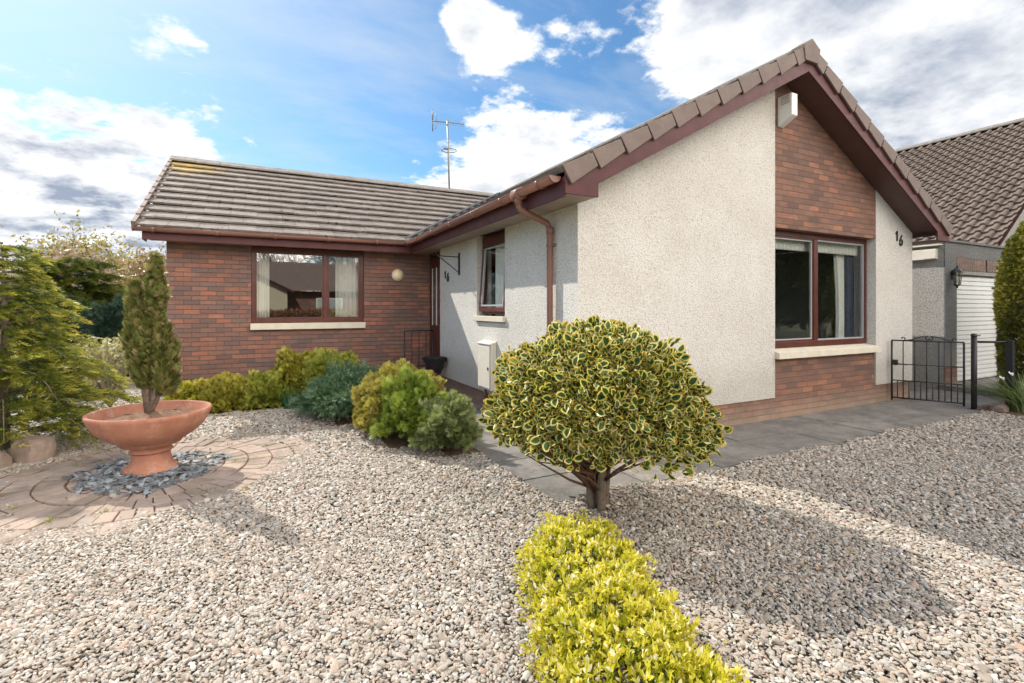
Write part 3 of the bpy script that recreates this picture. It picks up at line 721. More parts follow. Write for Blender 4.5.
while z < 2.03:
    z1_ = min(z+.083, 2.04)
    gd.add([(11.14-G.x, .065, z), (12.94-G.x, .065, z), (12.94-G.x, .075, z+.012), (11.14-G.x, .075, z+.012), (11.14-G.x, .055, z+.02), (12.94-G.x, .055, z+.02), (12.94-G.x, .055, z1_), (11.14-G.x, .055, z1_)], [(0, 1, 2, 3), (3, 2, 5, 4), (4, 5, 6, 7)])
    z = z1_
gbox(gd, 11.14, 12.94, 4.31, 4.33, .10, 2.05)
gdo = gd.build('garage_door', M['white'], gar)
m = MB(); m.tube([(11.95-G.x, .02, .93), (12.1-G.x, .02, .93)], .012, 8); m.build('handle', M['black'], gdo)
# cream box on garage side wall
fb = MB(); fb.box(10.62, 10.70, 4.32, 5.4, 2.32, 2.50); fb.box(10.60, 10.70, 4.25, 5.5, 2.555, 2.58); fb.box(10.61, 10.62, 4.32, 4.50, 2.33, 2.49)
tag(fb.build('fascia_box', M['cream'], None, .004), 'cream boxed-in panel high on the garage side wall beside the gable', 'panel')
# carriage lantern
ln = empty('carriage_lantern', (10.93, 4.14, 2.0), 'black carriage lantern on the grey garage corner', 'lantern')
m = MB(); m.lathe([(.055, -.17), (.08, .10), (.08, .105)], seg=6); lno = m.build('glass_body', [glass('lantern_glass', .15, 1.)], ln)
m = MB(); m.lathe([(.001, .24), (.02, .23), (.018, .20), (.05, .17), (.11, .11), (.11, .095), (.08, .10)], seg=6); m.lathe([(.058, -.165), (.05, -.19), (.02, -.20), (.015, -.24), (.001, -.245)], seg=6)
for k in range(6):
    a = 2*PI*k/6; m.tube([(.055*math.cos(a), .055*math.sin(a), -.17), (.08*math.cos(a), .08*math.sin(a), .10)], .007, 5)
m.box(-.02, .02, .0, .085, .04, .08); m.box(-.03, .03, .075, .085, -.05, .15)
for f_ in range(len(m.sm)): m.sm[f_] = False
m.build('lantern_cage', M['black'], ln)
m = MB(); m.lathe([(.02, -.14), (.022, -.02), (.001, .0)], seg=10); m.build('bulb', M['cream'], ln); ln.scale = (.82,)*3
# neighbour house with steep tiled roof
nh = empty('neighbour_house', (13.3, 4.2, 0), 'neighbouring house with a steep brown pantiled roof behind the garage', 'house')
def neighbour():
    X0 = 12.75; Z0 = 2.50; tn = .737; ph = math.atan(tn); c_, s_ = math.cos(ph), math.sin(ph)
    XRg = 18.1; S = (XRg-X0)/c_; Y0 = 4.26; L = 9.5
    tw, g = .225, .28; m = MB(); nr = int(S/g); ncl = int(L/tw)
    prof = [(0, .055), (.12, .058), (.24, .045), (.36, .010), (.55, .0), (.86, .0), (.90, .045), (1.0, .055)]
    def P(a, s, o): return (X0+c_*s-s_*o-13.3, Y0+a-4.2, Z0+s_*s+c_*o)
    for r in range(nr):
        for q in range(ncl):
            s0 = r*g+random.uniform(-.004, .004); s1 = s0+g+.02; k = len(prof)
            vs = [P(q*tw+u*tw*1.0, s0, o+.05) for u, o in prof]+[P(q*tw+u*tw, s1, o+.003) for u, o in prof]+[P(q*tw+u*tw, s0, o-.005) for u, o in prof]
            fs = [(i+1, i, k+i, k+i+1) for i in range(k-1)]+[(i, i+1, 2*k+i+1, 2*k+i) for i in range(k-1)]
            m.add(vs, fs)
    rf = m.build('roof', M['pantile'], nh)
    m = MB(); ridge(m, (XRg-13.3, .02, Z0+tn*(XRg-X0)+.03), (XRg-13.3, L, Z0+tn*(XRg-X0)+.03), .16, .45, .06); m.build('ridge_tiles', M['ridge'], rf)
    m = MB(); m.add([P(0, 0, -.02), P(L, 0, -.02), P(L, S, -.02), P(0, S, -.02)], [(0, 1, 2, 3)])
    m.add([(XRg-13.3, Y0-4.2, Z0+tn*(XRg-X0)), (XRg-13.3, L, Z0+tn*(XRg-X0)), (XRg-13.3+S*c_, L, Z0), (XRg-13.3+S*c_, 0, Z0)], [(0, 1, 2, 3)]); m.build('roof_deck', M['soffit'], rf)
    m = MB(); m.prism_xz([(0, 0), (9.6, 0), (9.6, 2.5), (4.8, Z0+tn*(XRg-X0)-.25), (0, 2.7)], .26, .46); m.box(0, .2, .46, 9.2, 0, 2.7); m.box(9.4, 9.6, .46, 9.2, 0, 2.5); m.build('roughcast_wall', M['grey_render'], nh)
neighbour()

# gate, post, rail ---------------------------------------------------------
def scroll(c, r, a0, turns, ax, sg=1, n=22):
    pts = []
    for i in range(n+1):
        t = i/n; a = a0+sg*turns*2*PI*t; rr = r*(1-.75*t); pts.append(Vector(c)+Vector(ax)*math.cos(a)*rr+Vector((0, 0, math.sin(a)*rr)))
    return pts
def iron_gate(name, P0, P1, z0, z1, nb_, label, sc=True, low=True, cat='gate'):
    P0 = Vector(P0); P1 = Vector(P1); A = (P1-P0); L = A.length; A = A/L
    g = empty(name, (P0.x, P0.y, 0), label, cat); Z = lambda s, z: A*s+Vector((0, 0, z))
    m = MB(); r = .011
    m.tube([Z(0, z0-.02), Z(0, z1)], .014, 8); m.tube([Z(L, z0-.02), Z(L, z1)], .014, 8); m.tube([Z(0, z1), Z(L, z1)], r, 8); m.tube([Z(0, z0+.02), Z(L, z0+.02)], r, 8)
    mid = z0+(z1-z0)*.32; up = z0+(z1-z0)*.60
    m.tube([Z(0, mid), Z(L, mid)], .008, 8)
    if low: m.tube([Z(0, up), Z(L, up)], .007, 8)
    m.build('frame', M['black'], g)
    for i in range(1, nb_): m = MB(); m.tube([Z(L*i/nb_, z0+.02), Z(L*i/nb_, z1)], .008, 8); m.build('upright_bar', M['black'], g)
    if low:
        for i in range(nb_): m = MB(); m.tube([Z(L*(i+.5)/nb_, z0+.02), Z(L*(i+.5)/nb_, mid)], .007, 8); m.build('dog_bar', M['black'], g)
    if sc:
        m = MB()
        m.tube(scroll(Z(L*.16, z1+.03), .035, -PI/2, .8, A), .0085, 6)
        m.tube([Z(L*.18, z1+.0), Z(L*.3, z1+.02), Z(L*.42, z1+.065), Z(L*.52, z1+.075)], .0085, 6)
        m.tube(scroll(Z(L*.52, z1+.04), .035, PI/2, .8, A), .0085, 6); m.tube(scroll(Z(L*.55, z1+.04), .035, PI/2, .8, A, -1), .0085, 6)
        m.tube([Z(L*.55, z1+.075), Z(L*.68, z1+.06), Z(L*.8, z1+.02), Z(L*.88, z1)], .0085, 6); m.tube(scroll(Z(L*.88, z1+.035), .035, -PI/2, .8, A, -1), .0085, 6)
        m.build('scrollwork', M['black'], g)
    return g
g = iron_gate('garden_gate', (8.62, 4.06, 0), (8.97, 3.32, 0), .06, .955, 6, 'black wrought iron garden gate between the white gable wall and an iron post')
m = MB(); m.box(-.03, .03, -.07, .0, .58, .66); m.tube([(0, -.05, .60), (.0, -.2, .60)], .010, 8); m.build('latch', M['black'], g)
p = MB(); p.tube([(0, 0, -.1), (0, 0, 1.05)], .034, 12); p.tube([(0, 0, 1.05), (0, 0, 1.06)], [.04, .04], 12); p.lathe([(.038, 1.06), (.03, 1.085), (.001, 1.09)], seg=12)
gp = p.build('gate_post', M['black'], None, loc=(9.0, 3.22, 0)); tag(gp, 'thick black iron gate post with a round cap', 'post')
rl = empty('iron_railing', (9.04, 3.19, 0), 'short black iron rail running from the gate post to a stub post in the plants', 'railing')
m = MB(); m.tube([(0, 0, .97), (.31, -.22, .97)], .016, 8); m.build('rail', M['black'], rl)
m = MB(); m.box(.29, .37, -.27, -.19, -.05, 1.0); m.build('stub_post', M['black'], rl, .006)
iron_gate('porch_gate', (2.27, 8.70, 0), (2.80, 8.70, 0), .1, 1.04, 4, 'slim dark iron gate across the path in front of the brick wall', False, False)
bp = empty('iron_planter', (2.62, 8.05, 0), 'black iron planter basket standing beside the front door', 'planter')
m = MB(); m.lathe([(.10, .36), (.15, .42), (.165, .52), (.19, .60), (.20, .61), (.18, .60), (.15, .50), (.001, .50)], seg=20); m.build('bowl', M['black'], bp)
m = MB()
for k in range(3):
    a = 2*PI*k/3; m.tube([(.12*math.cos(a), .12*math.sin(a), .40), (.06*math.cos(a), .06*math.sin(a), .2), (.17*math.cos(a), .17*math.sin(a), .0)], .012, 6)
for k in range(14):
    a = 2*PI*k/14; m.tube([(.205*math.cos(a), .205*math.sin(a), .60), (.20*math.cos(a+.2), .2*math.sin(a+.2), .55), (.205*math.cos(a+.44), .205*math.sin(a+.44), .60)], .006, 5)
m.build('stand', M['black'], bp)

# ------------------------------------------------------------------ ground
m = MB()
m.add([(-900, -900, -.03), (900, -900, -.03), (900, 900, -.03), (-900, 900, -.03)], [(0, 1, 2, 3)])
gm = N('far_grass'); gm.pbr(gm.ramp(gm.noise(.6, gm.obj(), 6, .7), [(.3, (.06, .08, .03)), (.7, (.13, .13, .06))]), .95)
tag(m.build('ground', gm.m), kind='structure')
m = MB(); m.add([(-6.5, -3, 0), (13.6, -3, 0), (13.6, 16, 0), (-6.5, 16, 0)], [(0, 1, 2, 3)]); tag(m.build('gravel_bed', M['ground']), kind='structure')
# slabs
m = MB(); rr = random.Random(3)
def slabs(x0, x1, y0, y1, sx, sy, z=.012):
    nx = max(1, round((x1-x0)/sx)); ny = max(1, round((y1-y0)/sy)); ax = (x1-x0)/nx; ay = (y1-y0)/ny
    for i in range(nx):
        for j in range(ny):
            dz = rr.uniform(-.003, .003); a = x0+i*ax+.007; b = x0+(i+1)*ax-.007; c = y0+j*ay+.007; d = y0+(j+1)*ay-.007
            m.box(a, b, c, d, -.06, z+dz)
slabs(1.93, 9.0, 3.08, 4.125, .88, .52); slabs(1.93, 2.86, 4.125, 9.36, .46, .6); slabs(9.0, 10.66, 3.3, 8, .8, .6, .01)
tag(m.build('path', M['slab'], None, .004), kind='structure')
m = MB(); m.box(10.67, 14, 2.2, 4.32, -.06, .09); tag(m.build('driveway', M['slab']), kind='structure')
# circular block paving
UC = Vector((-.875, 5.30, 0))
m = MB(); rr = random.Random(5); r = .16
while r < 1.22:
    n = max(8, int(2*PI*(r+.09)/.105)); ph = rr.random(); r1_ = r+.20
    for k in range(n):
        a0 = 2*PI*(k+ph)/n; a1 = 2*PI*(k+1+ph)/n; g_ = rr.uniform(.003, .007); r0 = r+.004+rr.uniform(0, .006); r1 = r1_-.004-rr.uniform(0, .006); z = .016+rr.uniform(-.007, .006)
        pts = [(UC.x+q*math.cos(a)-e*math.sin(a), UC.y+q*math.sin(a)+e*math.cos(a)) for q, a, e in ((r0, a0, g_), (r1, a0, g_), (r1, a1, -g_), (r0, a1, -g_))]
        m.prism_xy(pts, -.04, z)
    r += .20
tag(m.build('block_paving', M['block'], None, .004), kind='structure')
m = MB(); m.lathe([(1.22, .004), (.001, .004)], (UC.x, UC.y, 0), 64); tag(m.build('paving_bed', M['soil']), kind='structure')
m = MB(); m.box(-1.5, 2.0, 7.75, 9.37, -.05, .02); m.prism_xy([(.60, 7.7), (1.9, 7.7), (1.9, 4.5), (1.5, 4.5), (1.0, 5.2), (.65, 6.3)], -.05, .012)
m.prism_xy([(8.98, 3.2), (8.95, 2.55), (9.6, 1.6), (11, 1.5), (11.2, 3.2)], -.05, .03); tag(m.build('planting_bed', M['soil']), kind='structure')

# pebbles, by geometry nodes on scattered points
def pebble_nodes(name, mat, flat, variants=6, sub=2):
    ng = bpy.data.node_groups.new(name, 'GeometryNodeTree')
    ng.interface.new_socket('Geometry', in_out='INPUT', socket_type='NodeSocketGeometry'); ng.interface.new_socket('Geometry', in_out='OUTPUT', socket_type='NodeSocketGeometry')
    nn = ng.nodes.new; L = ng.links.new
    gi = nn('NodeGroupInput'); go = nn('NodeGroupOutput'); jn = nn('GeometryNodeJoinGeometry')
    for i in range(variants):
        ic = nn('GeometryNodeMeshIcoSphere'); ic.inputs['Radius'].default_value = .5; ic.inputs['Subdivisions'].default_value = sub
        no = nn('ShaderNodeTexNoise'); no.noise_dimensions = '4D'; no.inputs['W'].default_value = i*3.7; no.inputs['Scale'].default_value = 1.6; no.inputs['Detail'].default_value = .5
        sb = nn('ShaderNodeVectorMath'); sb.operation = 'SUBTRACT'; sb.inputs[1].default_value = (.5, .5, .5); L(no.outputs['Color'], sb.inputs[0])
        sc = nn('ShaderNodeVectorMath'); sc.operation = 'SCALE'; sc.inputs['Scale'].default_value = 1.15; L(sb.outputs[0], sc.inputs[0])
        sp = nn('GeometryNodeSetPosition'); L(ic.outputs[0], sp.inputs['Geometry']); L(sc.outputs[0], sp.inputs['Offset'])
        sm = nn('GeometryNodeSetShadeSmooth'); L(sp.outputs[0], sm.inputs[0]); sm.inputs['Shade Smooth'].default_value = not flat
        mt = nn('GeometryNodeSetMaterial'); mt.inputs['Material'].default_value = mat; L(sm.outputs[0], mt.inputs[0])
        ti = nn('GeometryNodeGeometryToInstance'); L(mt.outputs[0], ti.inputs[0]); L(ti.outputs[0], jn.inputs[0])
    ip = nn('GeometryNodeInstanceOnPoints'); L(gi.outputs[0], ip.inputs['Points']); L(jn.outputs[0], ip.inputs['Instance']); ip.inputs['Pick Instance'].default_value = True
    a = nn('GeometryNodeInputNamedAttribute'); a.data_type = 'FLOAT_VECTOR'; a.inputs[0].default_value = 'rot'
    b = nn('GeometryNodeInputNamedAttribute'); b.data_type = 'FLOAT_VECTOR'; b.inputs[0].default_value = 'scl'
    e = nn('FunctionNodeEulerToRotation'); L(a.outputs[0], e.inputs[0]); L(e.outputs[0], ip.inputs['Rotation']); L(b.outputs[0], ip.inputs['Scale'])
    L(ip.outputs[0], go.inputs[0]); return ng
def point_stuff(name, P, rot, scl, ng, mat, label, cat):
    me = bpy.data.meshes.new(name); me.vertices.add(len(P)); me.vertices.foreach_set('co', P.astype(np.float32).ravel())
    for nm, arr in (('rot', rot), ('scl', scl)):
        at = me.attributes.new(nm, 'FLOAT_VECTOR', 'POINT'); at.data.foreach_set('vector', arr.astype(np.float32).ravel())
    o = link(name, me, mat); md = o.modifiers.new('scatter', 'NODES'); md.node_group = ng
    return tag(o, label, cat, kind='stuff')
th27 = math.radians(27)
def to_cam(x, y): return x*math.cos(th27)-y*math.sin(th27), x*math.sin(th27)+y*math.cos(th27)
def gravel_ok(x, y):
    X, d = to_cam(x, y)
    ok = (d > 1.2) & (d < 13) & (np.abs(X) < 1.25*d+.9)
    ok &= ((x-UC.x)**2+(y-UC.y)**2 > (1.19+.05*np.sin(5*np.arctan2(y-UC.y, x-UC.x))-RNG.exponential(.05, x.shape))**2)
    e = .035*np.sin(x*3.1)+.03*np.sin(x*7.7+1)
    ok &= ~((x > 1.93) & (y > 3.08+e)) | ((x > 9.0) & (y < 3.3))
    ok &= ~((y > 7.75) & (x > -1.5)) & (y < 12.5) & (x > -6.3)
    ok &= ~((x > .75+.1*np.sin(y*3)) & (y > 6.3)) & ~((x > 1.15) & (x < 1.93) & (y > 5.0)) & ~((x > 1.6) & (x < 1.93) & (y > 4.5))
    ok &= ~((x > 9.05) & (y > 1.7)) & (x < 11)
    return ok
sp_ = .0150; gx, gy = np.meshgrid(np.arange(-6.3, 11, sp_), np.arange(-.6, 12.6, sp_)); gx = gx.ravel(); gy = gy.ravel()
gx = gx+RNG.uniform(-.5, .5, gx.size)*sp_*1.1; gy = gy+RNG.uniform(-.5, .5, gy.size)*sp_*1.1
k = gravel_ok(gx, gy); gx = gx[k]; gy = gy[k]
X, d = to_cam(gx, gy); inview = (np.abs(X) < 1.12*d+.3) & (d > 1.7)
keep = RNG.random(gx.size) < np.where(d < 3.2, 1., np.where(d < 5., .66, .36))*np.where(inview, 1, .45)
gx = gx[keep]; gy = gy[keep]; d = d[keep]; n_ = gx.size
s0 = RNG.lognormal(0, .30, n_)*.0162*np.where(d < 3.2, 1, np.where(d < 5., 1.22, 1.62)); s0 = np.clip(s0, .008, .04)
scl = np.stack([s0*RNG.uniform(1.05, 1.5, n_), s0*RNG.uniform(.8, 1.05, n_), s0*RNG.uniform(.40, .66, n_)], 1)
rot = np.stack([RNG.normal(0, .34, n_), RNG.normal(0, .34, n_), RNG.uniform(0, 6.28, n_)], 1)
gz = .002+RNG.uniform(0, .010, n_)+.008*np.sin(gx*2.3+1)*np.sin(gy*1.9)+.008
print('PEBBLES', n_)
point_stuff('gravel', np.stack([gx, gy, gz], 1), rot, scl, pebble_nodes('pebbles', M['pebble'], False), M['pebble'], 'pale mixed river pebbles covering the front garden', 'gravel')
# second, stray pebbles over paving edges
n_ = 900; a = RNG.uniform(0, 6.28, n_); r_ = np.sqrt(RNG.uniform(.0, 1, n_))*.20+.31
n2 = 950; a2 = RNG.uniform(0, 6.28, n2); r2 = .2+.36*RNG.random(n2)**1.1*(1+.18*np.sin(3*a2)+.1*np.sin(7*a2)); 
P = np.stack([UC.x+r2*np.cos(a2), UC.y-.02+r2*np.sin(a2), .024+.03*RNG.random(n2)*np.clip(1.2-r2*2, .2, 1)], 1)
s0 = RNG.uniform(.022, .05, n2); scl = np.stack([s0*1.3, s0, s0*.2], 1); rot = np.stack([RNG.normal(0, .35, n2), RNG.normal(0, .35, n2), RNG.uniform(0, 6.28, n2)], 1)
point_stuff('slate_chips', P, rot, scl, pebble_nodes('chips', M['slate'], True, 4, 2), M['slate'], 'blue grey slate chippings ringed round the foot of the terracotta bowl', 'slate chips')

# ------------------------------------------------------------------ urn
urn = empty('terracotta_planter', (UC.x, UC.y, 0), 'wide terracotta bowl planter on a flared pedestal in the block circle', 'planter')
m = MB(); m.lathe([(.20, .0), (.205, .045), (.185, .07), (.165, .085), (.15, .12), (.142, .18), (.148, .215), (.16, .195), (.162, .205), (.150, .212), (.150, .235), (.165, .24), (.165, .249), (.001, .25)], seg=56); m.build('pedestal', M['terracotta'], urn)
m = MB(); m.lathe([(.10, .251), (.20, .253), (.225, .262), (.235, .285), (.25, .295), (.33, .345), (.395, .405), (.435, .475), (.452, .515), (.460, .535), (.456, .552), (.438, .556), (.426, .545), (.405, .49), (.34, .43)], seg=72); m.build('bowl', M['terracotta'], urn)
m = MB(); prof = [(.395, .468), (.34, .470), (.25, .485), (.15, .51), (.07, .53), (.001, .535)]; m.lathe(prof, seg=56); so_ = m.build('soil', M['soil'], urn)
me = so_.data
for v in me.vertices: v.co.z += .010*math.sin(v.co.x*31+v.co.y*17)*math.cos(v.co.y*27)+random.uniform(-.008, .008)
m = MB(); m.lathe([(.30, .006), (.29, .022), (.2, .024)], seg=24); m.build('foot', M['terracotta'], urn)

# ------------------------------------------------------------------ foliage engine
def nrm(v): return v/np.maximum(np.linalg.norm(v, axis=1, keepdims=True), 1e-9)
def scatter(name, tmpl, P, Fd, Up, S, mats, parent=None, tone=None):
    tv, tf, tm = tmpl; tv = np.array(tv, float); n = len(P); k = len(tv)
    f = nrm(Fd); s = nrm(np.cross(f, Up)); u = np.cross(s, f)
    S = np.broadcast_to(S, (n,))[:, None, None]
    V = (s[:, None, :]*tv[None, :, 0:1]+f[:, None, :]*tv[None, :, 1:2]+u[:, None, :]*tv[None, :, 2:3])*S+P[:, None, :]
    loops = np.concatenate([np.array(q) for q in tf]); tot = np.array([len(q) for q in tf])
    LI = (loops[None, :]+(np.arange(n)*k)[:, None]).ravel(); LT = np.tile(tot, n); LS = np.concatenate([[0], np.cumsum(LT)[:-1]])
    me = bpy.data.meshes.new(name); me.vertices.add(n*k); me.vertices.foreach_set('co', V.astype(np.float32).ravel())
    me.loops.add(len(LI)); me.loops.foreach_set('vertex_index', LI.astype(np.int32))
    me.polygons.add(len(LT)); me.polygons.foreach_set('loop_start', LS.astype(np.int32)); me.polygons.foreach_set('loop_total', LT.astype(np.int32))
    me.polygons.foreach_set('material_index', np.tile(np.array(tm, np.int32), n)); me.update(calc_edges=True)
    if tone is None: tone = RNG.random(n)
    at = me.attributes.new('tone', 'FLOAT', 'FACE'); at.data.foreach_set('value', np.repeat(tone, len(tf)).astype(np.float32))
    return link(name, me, mats, parent)
def holly_leaf():
    out = [(0, 0), (.17, .1), (.31, .27), (.34, .48), (.31, .68), (.17, .87), (0, 1.0)]
    tv = []; Z = lambda x, y: .4*abs(x)-.35*(y-.45)**2+.05*math.sin(y*15)*abs(x)*3
    R = [(x, y) for x, y in out]; Lf = [(-x, y) for x, y in out]
    inn = [(x*.66, .10+(y-.10)*.83 if y > .1 else .08) for x, y in out]; inn[0] = (0, .1)
    for x, y in out: tv.append((x, y, Z(x, y)))            # 0-6
    for x, y in out: tv.append((-x, y, Z(x, y)))           # 7-13
    for x, y in inn: tv.append((x, y, Z(x, y)))            # 14-20
    for x, y in inn: tv.append((-x, y, Z(x, y)))           # 21-27
    tf = []; tm = []
    for b, c, sg in ((0, 14, 0), (7, 21, 1)):
        for i in range(6):
            q = (b+i, b+i+1, c+i+1, c+i); tf.append(q if not sg else q[::-1]); tm.append(1)
    tf.append(tuple(range(14, 21))); tm.append(0); tf.append(tuple(range(27, 20, -1))); tm.append(0)
    return tv, tf, tm
def small_leaf(w=.28, fold=.35, curl=.3):
    tv = [(0, 0, 0), (w*.8, .3, fold*w), (w*.75, .68, fold*w-curl*.15), (0, 1, -curl*.5), (-w*.75, .68, fold*w-curl*.15), (-w*.8, .3, fold*w), (0, .5, -curl*.08)]
    return tv, [(0, 1, 2, 6), (6, 2, 3), (0, 6, 4, 5), (6, 3, 4)], [0]*4
def spray(nb=5, w=.055, L=.5):
    """flat conifer frond"""
    tv = []; tf = []
    def blade(p, q, w_):
        p = np.array(p); q = np.array(q); d_ = q-p; s = np.array([d_[1], -d_[0], 0]); s = s/np.linalg.norm(s)*w_; b = len(tv)
        mdp = p+d_*.45
        tv.extend([tuple(p-s*.4), tuple(mdp-s), tuple(q), tuple(mdp+s)]); tf.append((b, b+3, b+2, b+1))
    blade((0, 0, 0), (0, 1, -.08), w)
    for i in range(nb):
        y = .12+.7*i/nb; l = L*(1-.55*i/nb)
        for sg in (-1, 1): blade((0, y, .0), (sg*l*.75, y+l*.65, .05-.12*l), w)
    return tv, tf, [0]*len(tf)
def needles(n=10, w=.035, L=.42):
    tv = []; tf = []; rr = random.Random(4)
    for i in range(n):
        y = .08+.82*i/n; a = i*2.4; l = L*(1-.4*i/n); dx, dz = math.cos(a)*l, abs(math.sin(a))*l*.8-.05
        b = len(tv); tv += [(0, y-.02, 0), (dx*.5+w*dz, y+l*.35, dz*.5-w), (dx, y+l*.7, dz), (dx*.5-w*dz, y+l*.35+w, dz*.5+w)]; tf.append((b, b+1, b+2, b+3))
    b = len(tv); tv += [(-.03, 0, 0), (.03, 0, 0), (0, 1.1, 0)]; tf.append((b, b+1, b+2))
    return tv, tf, [0]*len(tf)
def lumpy_dirs(n, lumps=14, amp=.18, k=9, seed=0):
    r = np.random.default_rng(seed); d = nrm(r.normal(size=(n, 3))); c = nrm(r.normal(size=(lumps, 3))); a = r.uniform(.4, 1, lumps)
    f = 1-amp+amp*1.6*np.max(a[None, :]*np.exp(-k*(1-d @ c.T)), axis=1)
    return d, f
def blob_shrub(name, loc, R, n, leaf, size, mat, label, cat='shrub', lumps=16, amp=.2, k=9, seed=0, zmin=-.2, shell=.35, updir=.35, tipbias=.35, group=None, twigs=True, parts='foliage', boxy=0):
    g = empty(name, (loc[0], loc[1], 0), label, cat, group); r = np.random.default_rng(seed+100)
    d, f = lumpy_dirs(int(n*1.6), lumps, amp, k, seed); d = d[d[:, 2] > zmin]; f = f[:len(d)]
    d2, f2 = lumpy_dirs(int(n*1.8), lumps, amp, k, seed); kk = d2[:, 2] > zmin; d = d2[kk][:n]; f = f2[kk][:n]; n = len(d)
    rad = 1-shell*r.random(n)**1.6
    dd = d.copy()
    if boxy: dd = dd/np.maximum(np.abs(dd).max(axis=1, keepdims=True)*boxy+(1-boxy), .01)
    P = dd*(f*rad)[:, None]*np.array(R)+np.array([0, 0, loc[2]])
    P[:, 2] = np.maximum(P[:, 2], .01)
    Fd = nrm(d/np.array(R)*np.array(R).mean())+r.normal(0, .45, (n, 3)); Fd[:, 2] += updir
    Up = d+r.normal(0, .5, (n, 3))
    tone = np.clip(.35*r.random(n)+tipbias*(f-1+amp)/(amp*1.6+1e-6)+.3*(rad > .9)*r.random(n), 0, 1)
    scatter(parts, leaf, P, Fd, Up, size*r.uniform(.7, 1.25, n), mat, g, tone)
    if twigs:
        m = MB(); rr = random.Random(seed)
        for i in range(14):
            a = rr.uniform(0, 6.28); e = rr.uniform(.3, .9); q = Vector((R[0]*.75*math.cos(a)*e, R[1]*.75*math.sin(a)*e, loc[2]+R[2]*.7*(1-e*.5)))
            m.tube([(q.x*.12, q.y*.12, -.02), (q.x*.5, q.y*.5, q.z*.55), q], [.014, .009, .004], 5)
        m.build('stems', M['twig'], g)
    return g

# holly -----------------------------------------------------------------
def gloss_leaf(name, stops):
    return leaf_mat(name, stops, .22, .42, .4)
hol_g = gloss_leaf('holly_green', [(0, (.015, .045, .012)), (.4, (.035, .09, .022)), (.8, (.07, .15, .035)), (1, (.22, .27, .05))])
hol_y = gloss_leaf('holly_cream_edge', [(0, (.50, .43, .06)), (.5, (.70, .58, .14)), (.85, (.80, .69, .32)), (1, (.70, .40, .07))])
HB = Vector((2.16, 2.86, 0))
hol = empty('holly_tree', HB, 'clipped round variegated holly with cream edged leaves on bare stems', 'tree')
def holly():
    r = np.random.default_rng(3); n = 13000
    d, f = lumpy_dirs(n, 46, .13, 30, 5); k = d[:, 2] > -.36; d = d[k]; f = f[k]; n = len(d)
    rad = 1-.42*r.random(n)**1.5
    P = d*(f*rad)[:, None]*np.array([.79, .79, .64])+np.array([0, 0, .71])
    Fd = d*.9+r.normal(0, .75, (n, 3)); Fd[:, 2] += .15; Up = d*.9+r.normal(0, .75, (n, 3)); Up[:, 2] += .3
    scatter('crown', holly_leaf(), P, Fd, Up, (.056*r.uniform(.5, 1.45, n)), [hol_g, hol_y], hol, r.random(n))
    m = MB(); rr = random.Random(2)
    for i, (dx, dy) in enumerate([(-.06, .02), (.0, -.03), (.07, .02), (.03, .07), (-.03, -.07)]):
        m.tube([(dx*.7, dy*.7, -.03), (dx, dy, .06), (dx*1.15+.01*math.sin(i), dy*1.1, .24), (dx*1.6, dy*1.6, .42), (dx*4, dy*4, .8)], [.036, .029, .025, .022, .010], 9)
    m.build('trunk', M['bark'], hol)
    m = MB(); rt = Vector((math.cos(th27), -math.sin(th27), 0))
    for i in range(60):
        a = rr.uniform(0, 2*PI); L = rr.uniform(.3, .62); v = Vector((math.cos(a), math.sin(a), 0))
        if i < 36: v = (-rt+Vector((rr.uniform(-.5, .5), rr.uniform(-.5, .5), 0))).normalized()
        z0 = rr.uniform(.12, .36); z1 = .40+rr.uniform(0, .2); q = [Vector((0, 0, z0))+v*.04]
        for t in (.35, .7, 1): q.append(v*L*t+Vector((rr.uniform(-.03, .03), rr.uniform(-.03, .03), z0+(z1-z0)*t+rr.uniform(-.02, .02))))
        m.tube(q, [.011, .009, .006, .003], 6)
        e = q[2]; m.tube([e, e+v*.12+Vector((rr.uniform(-.1, .1), rr.uniform(-.1, .1), .12))], [.005, .002], 5)
    m.build('branches', M['twig'], hol)
holly()

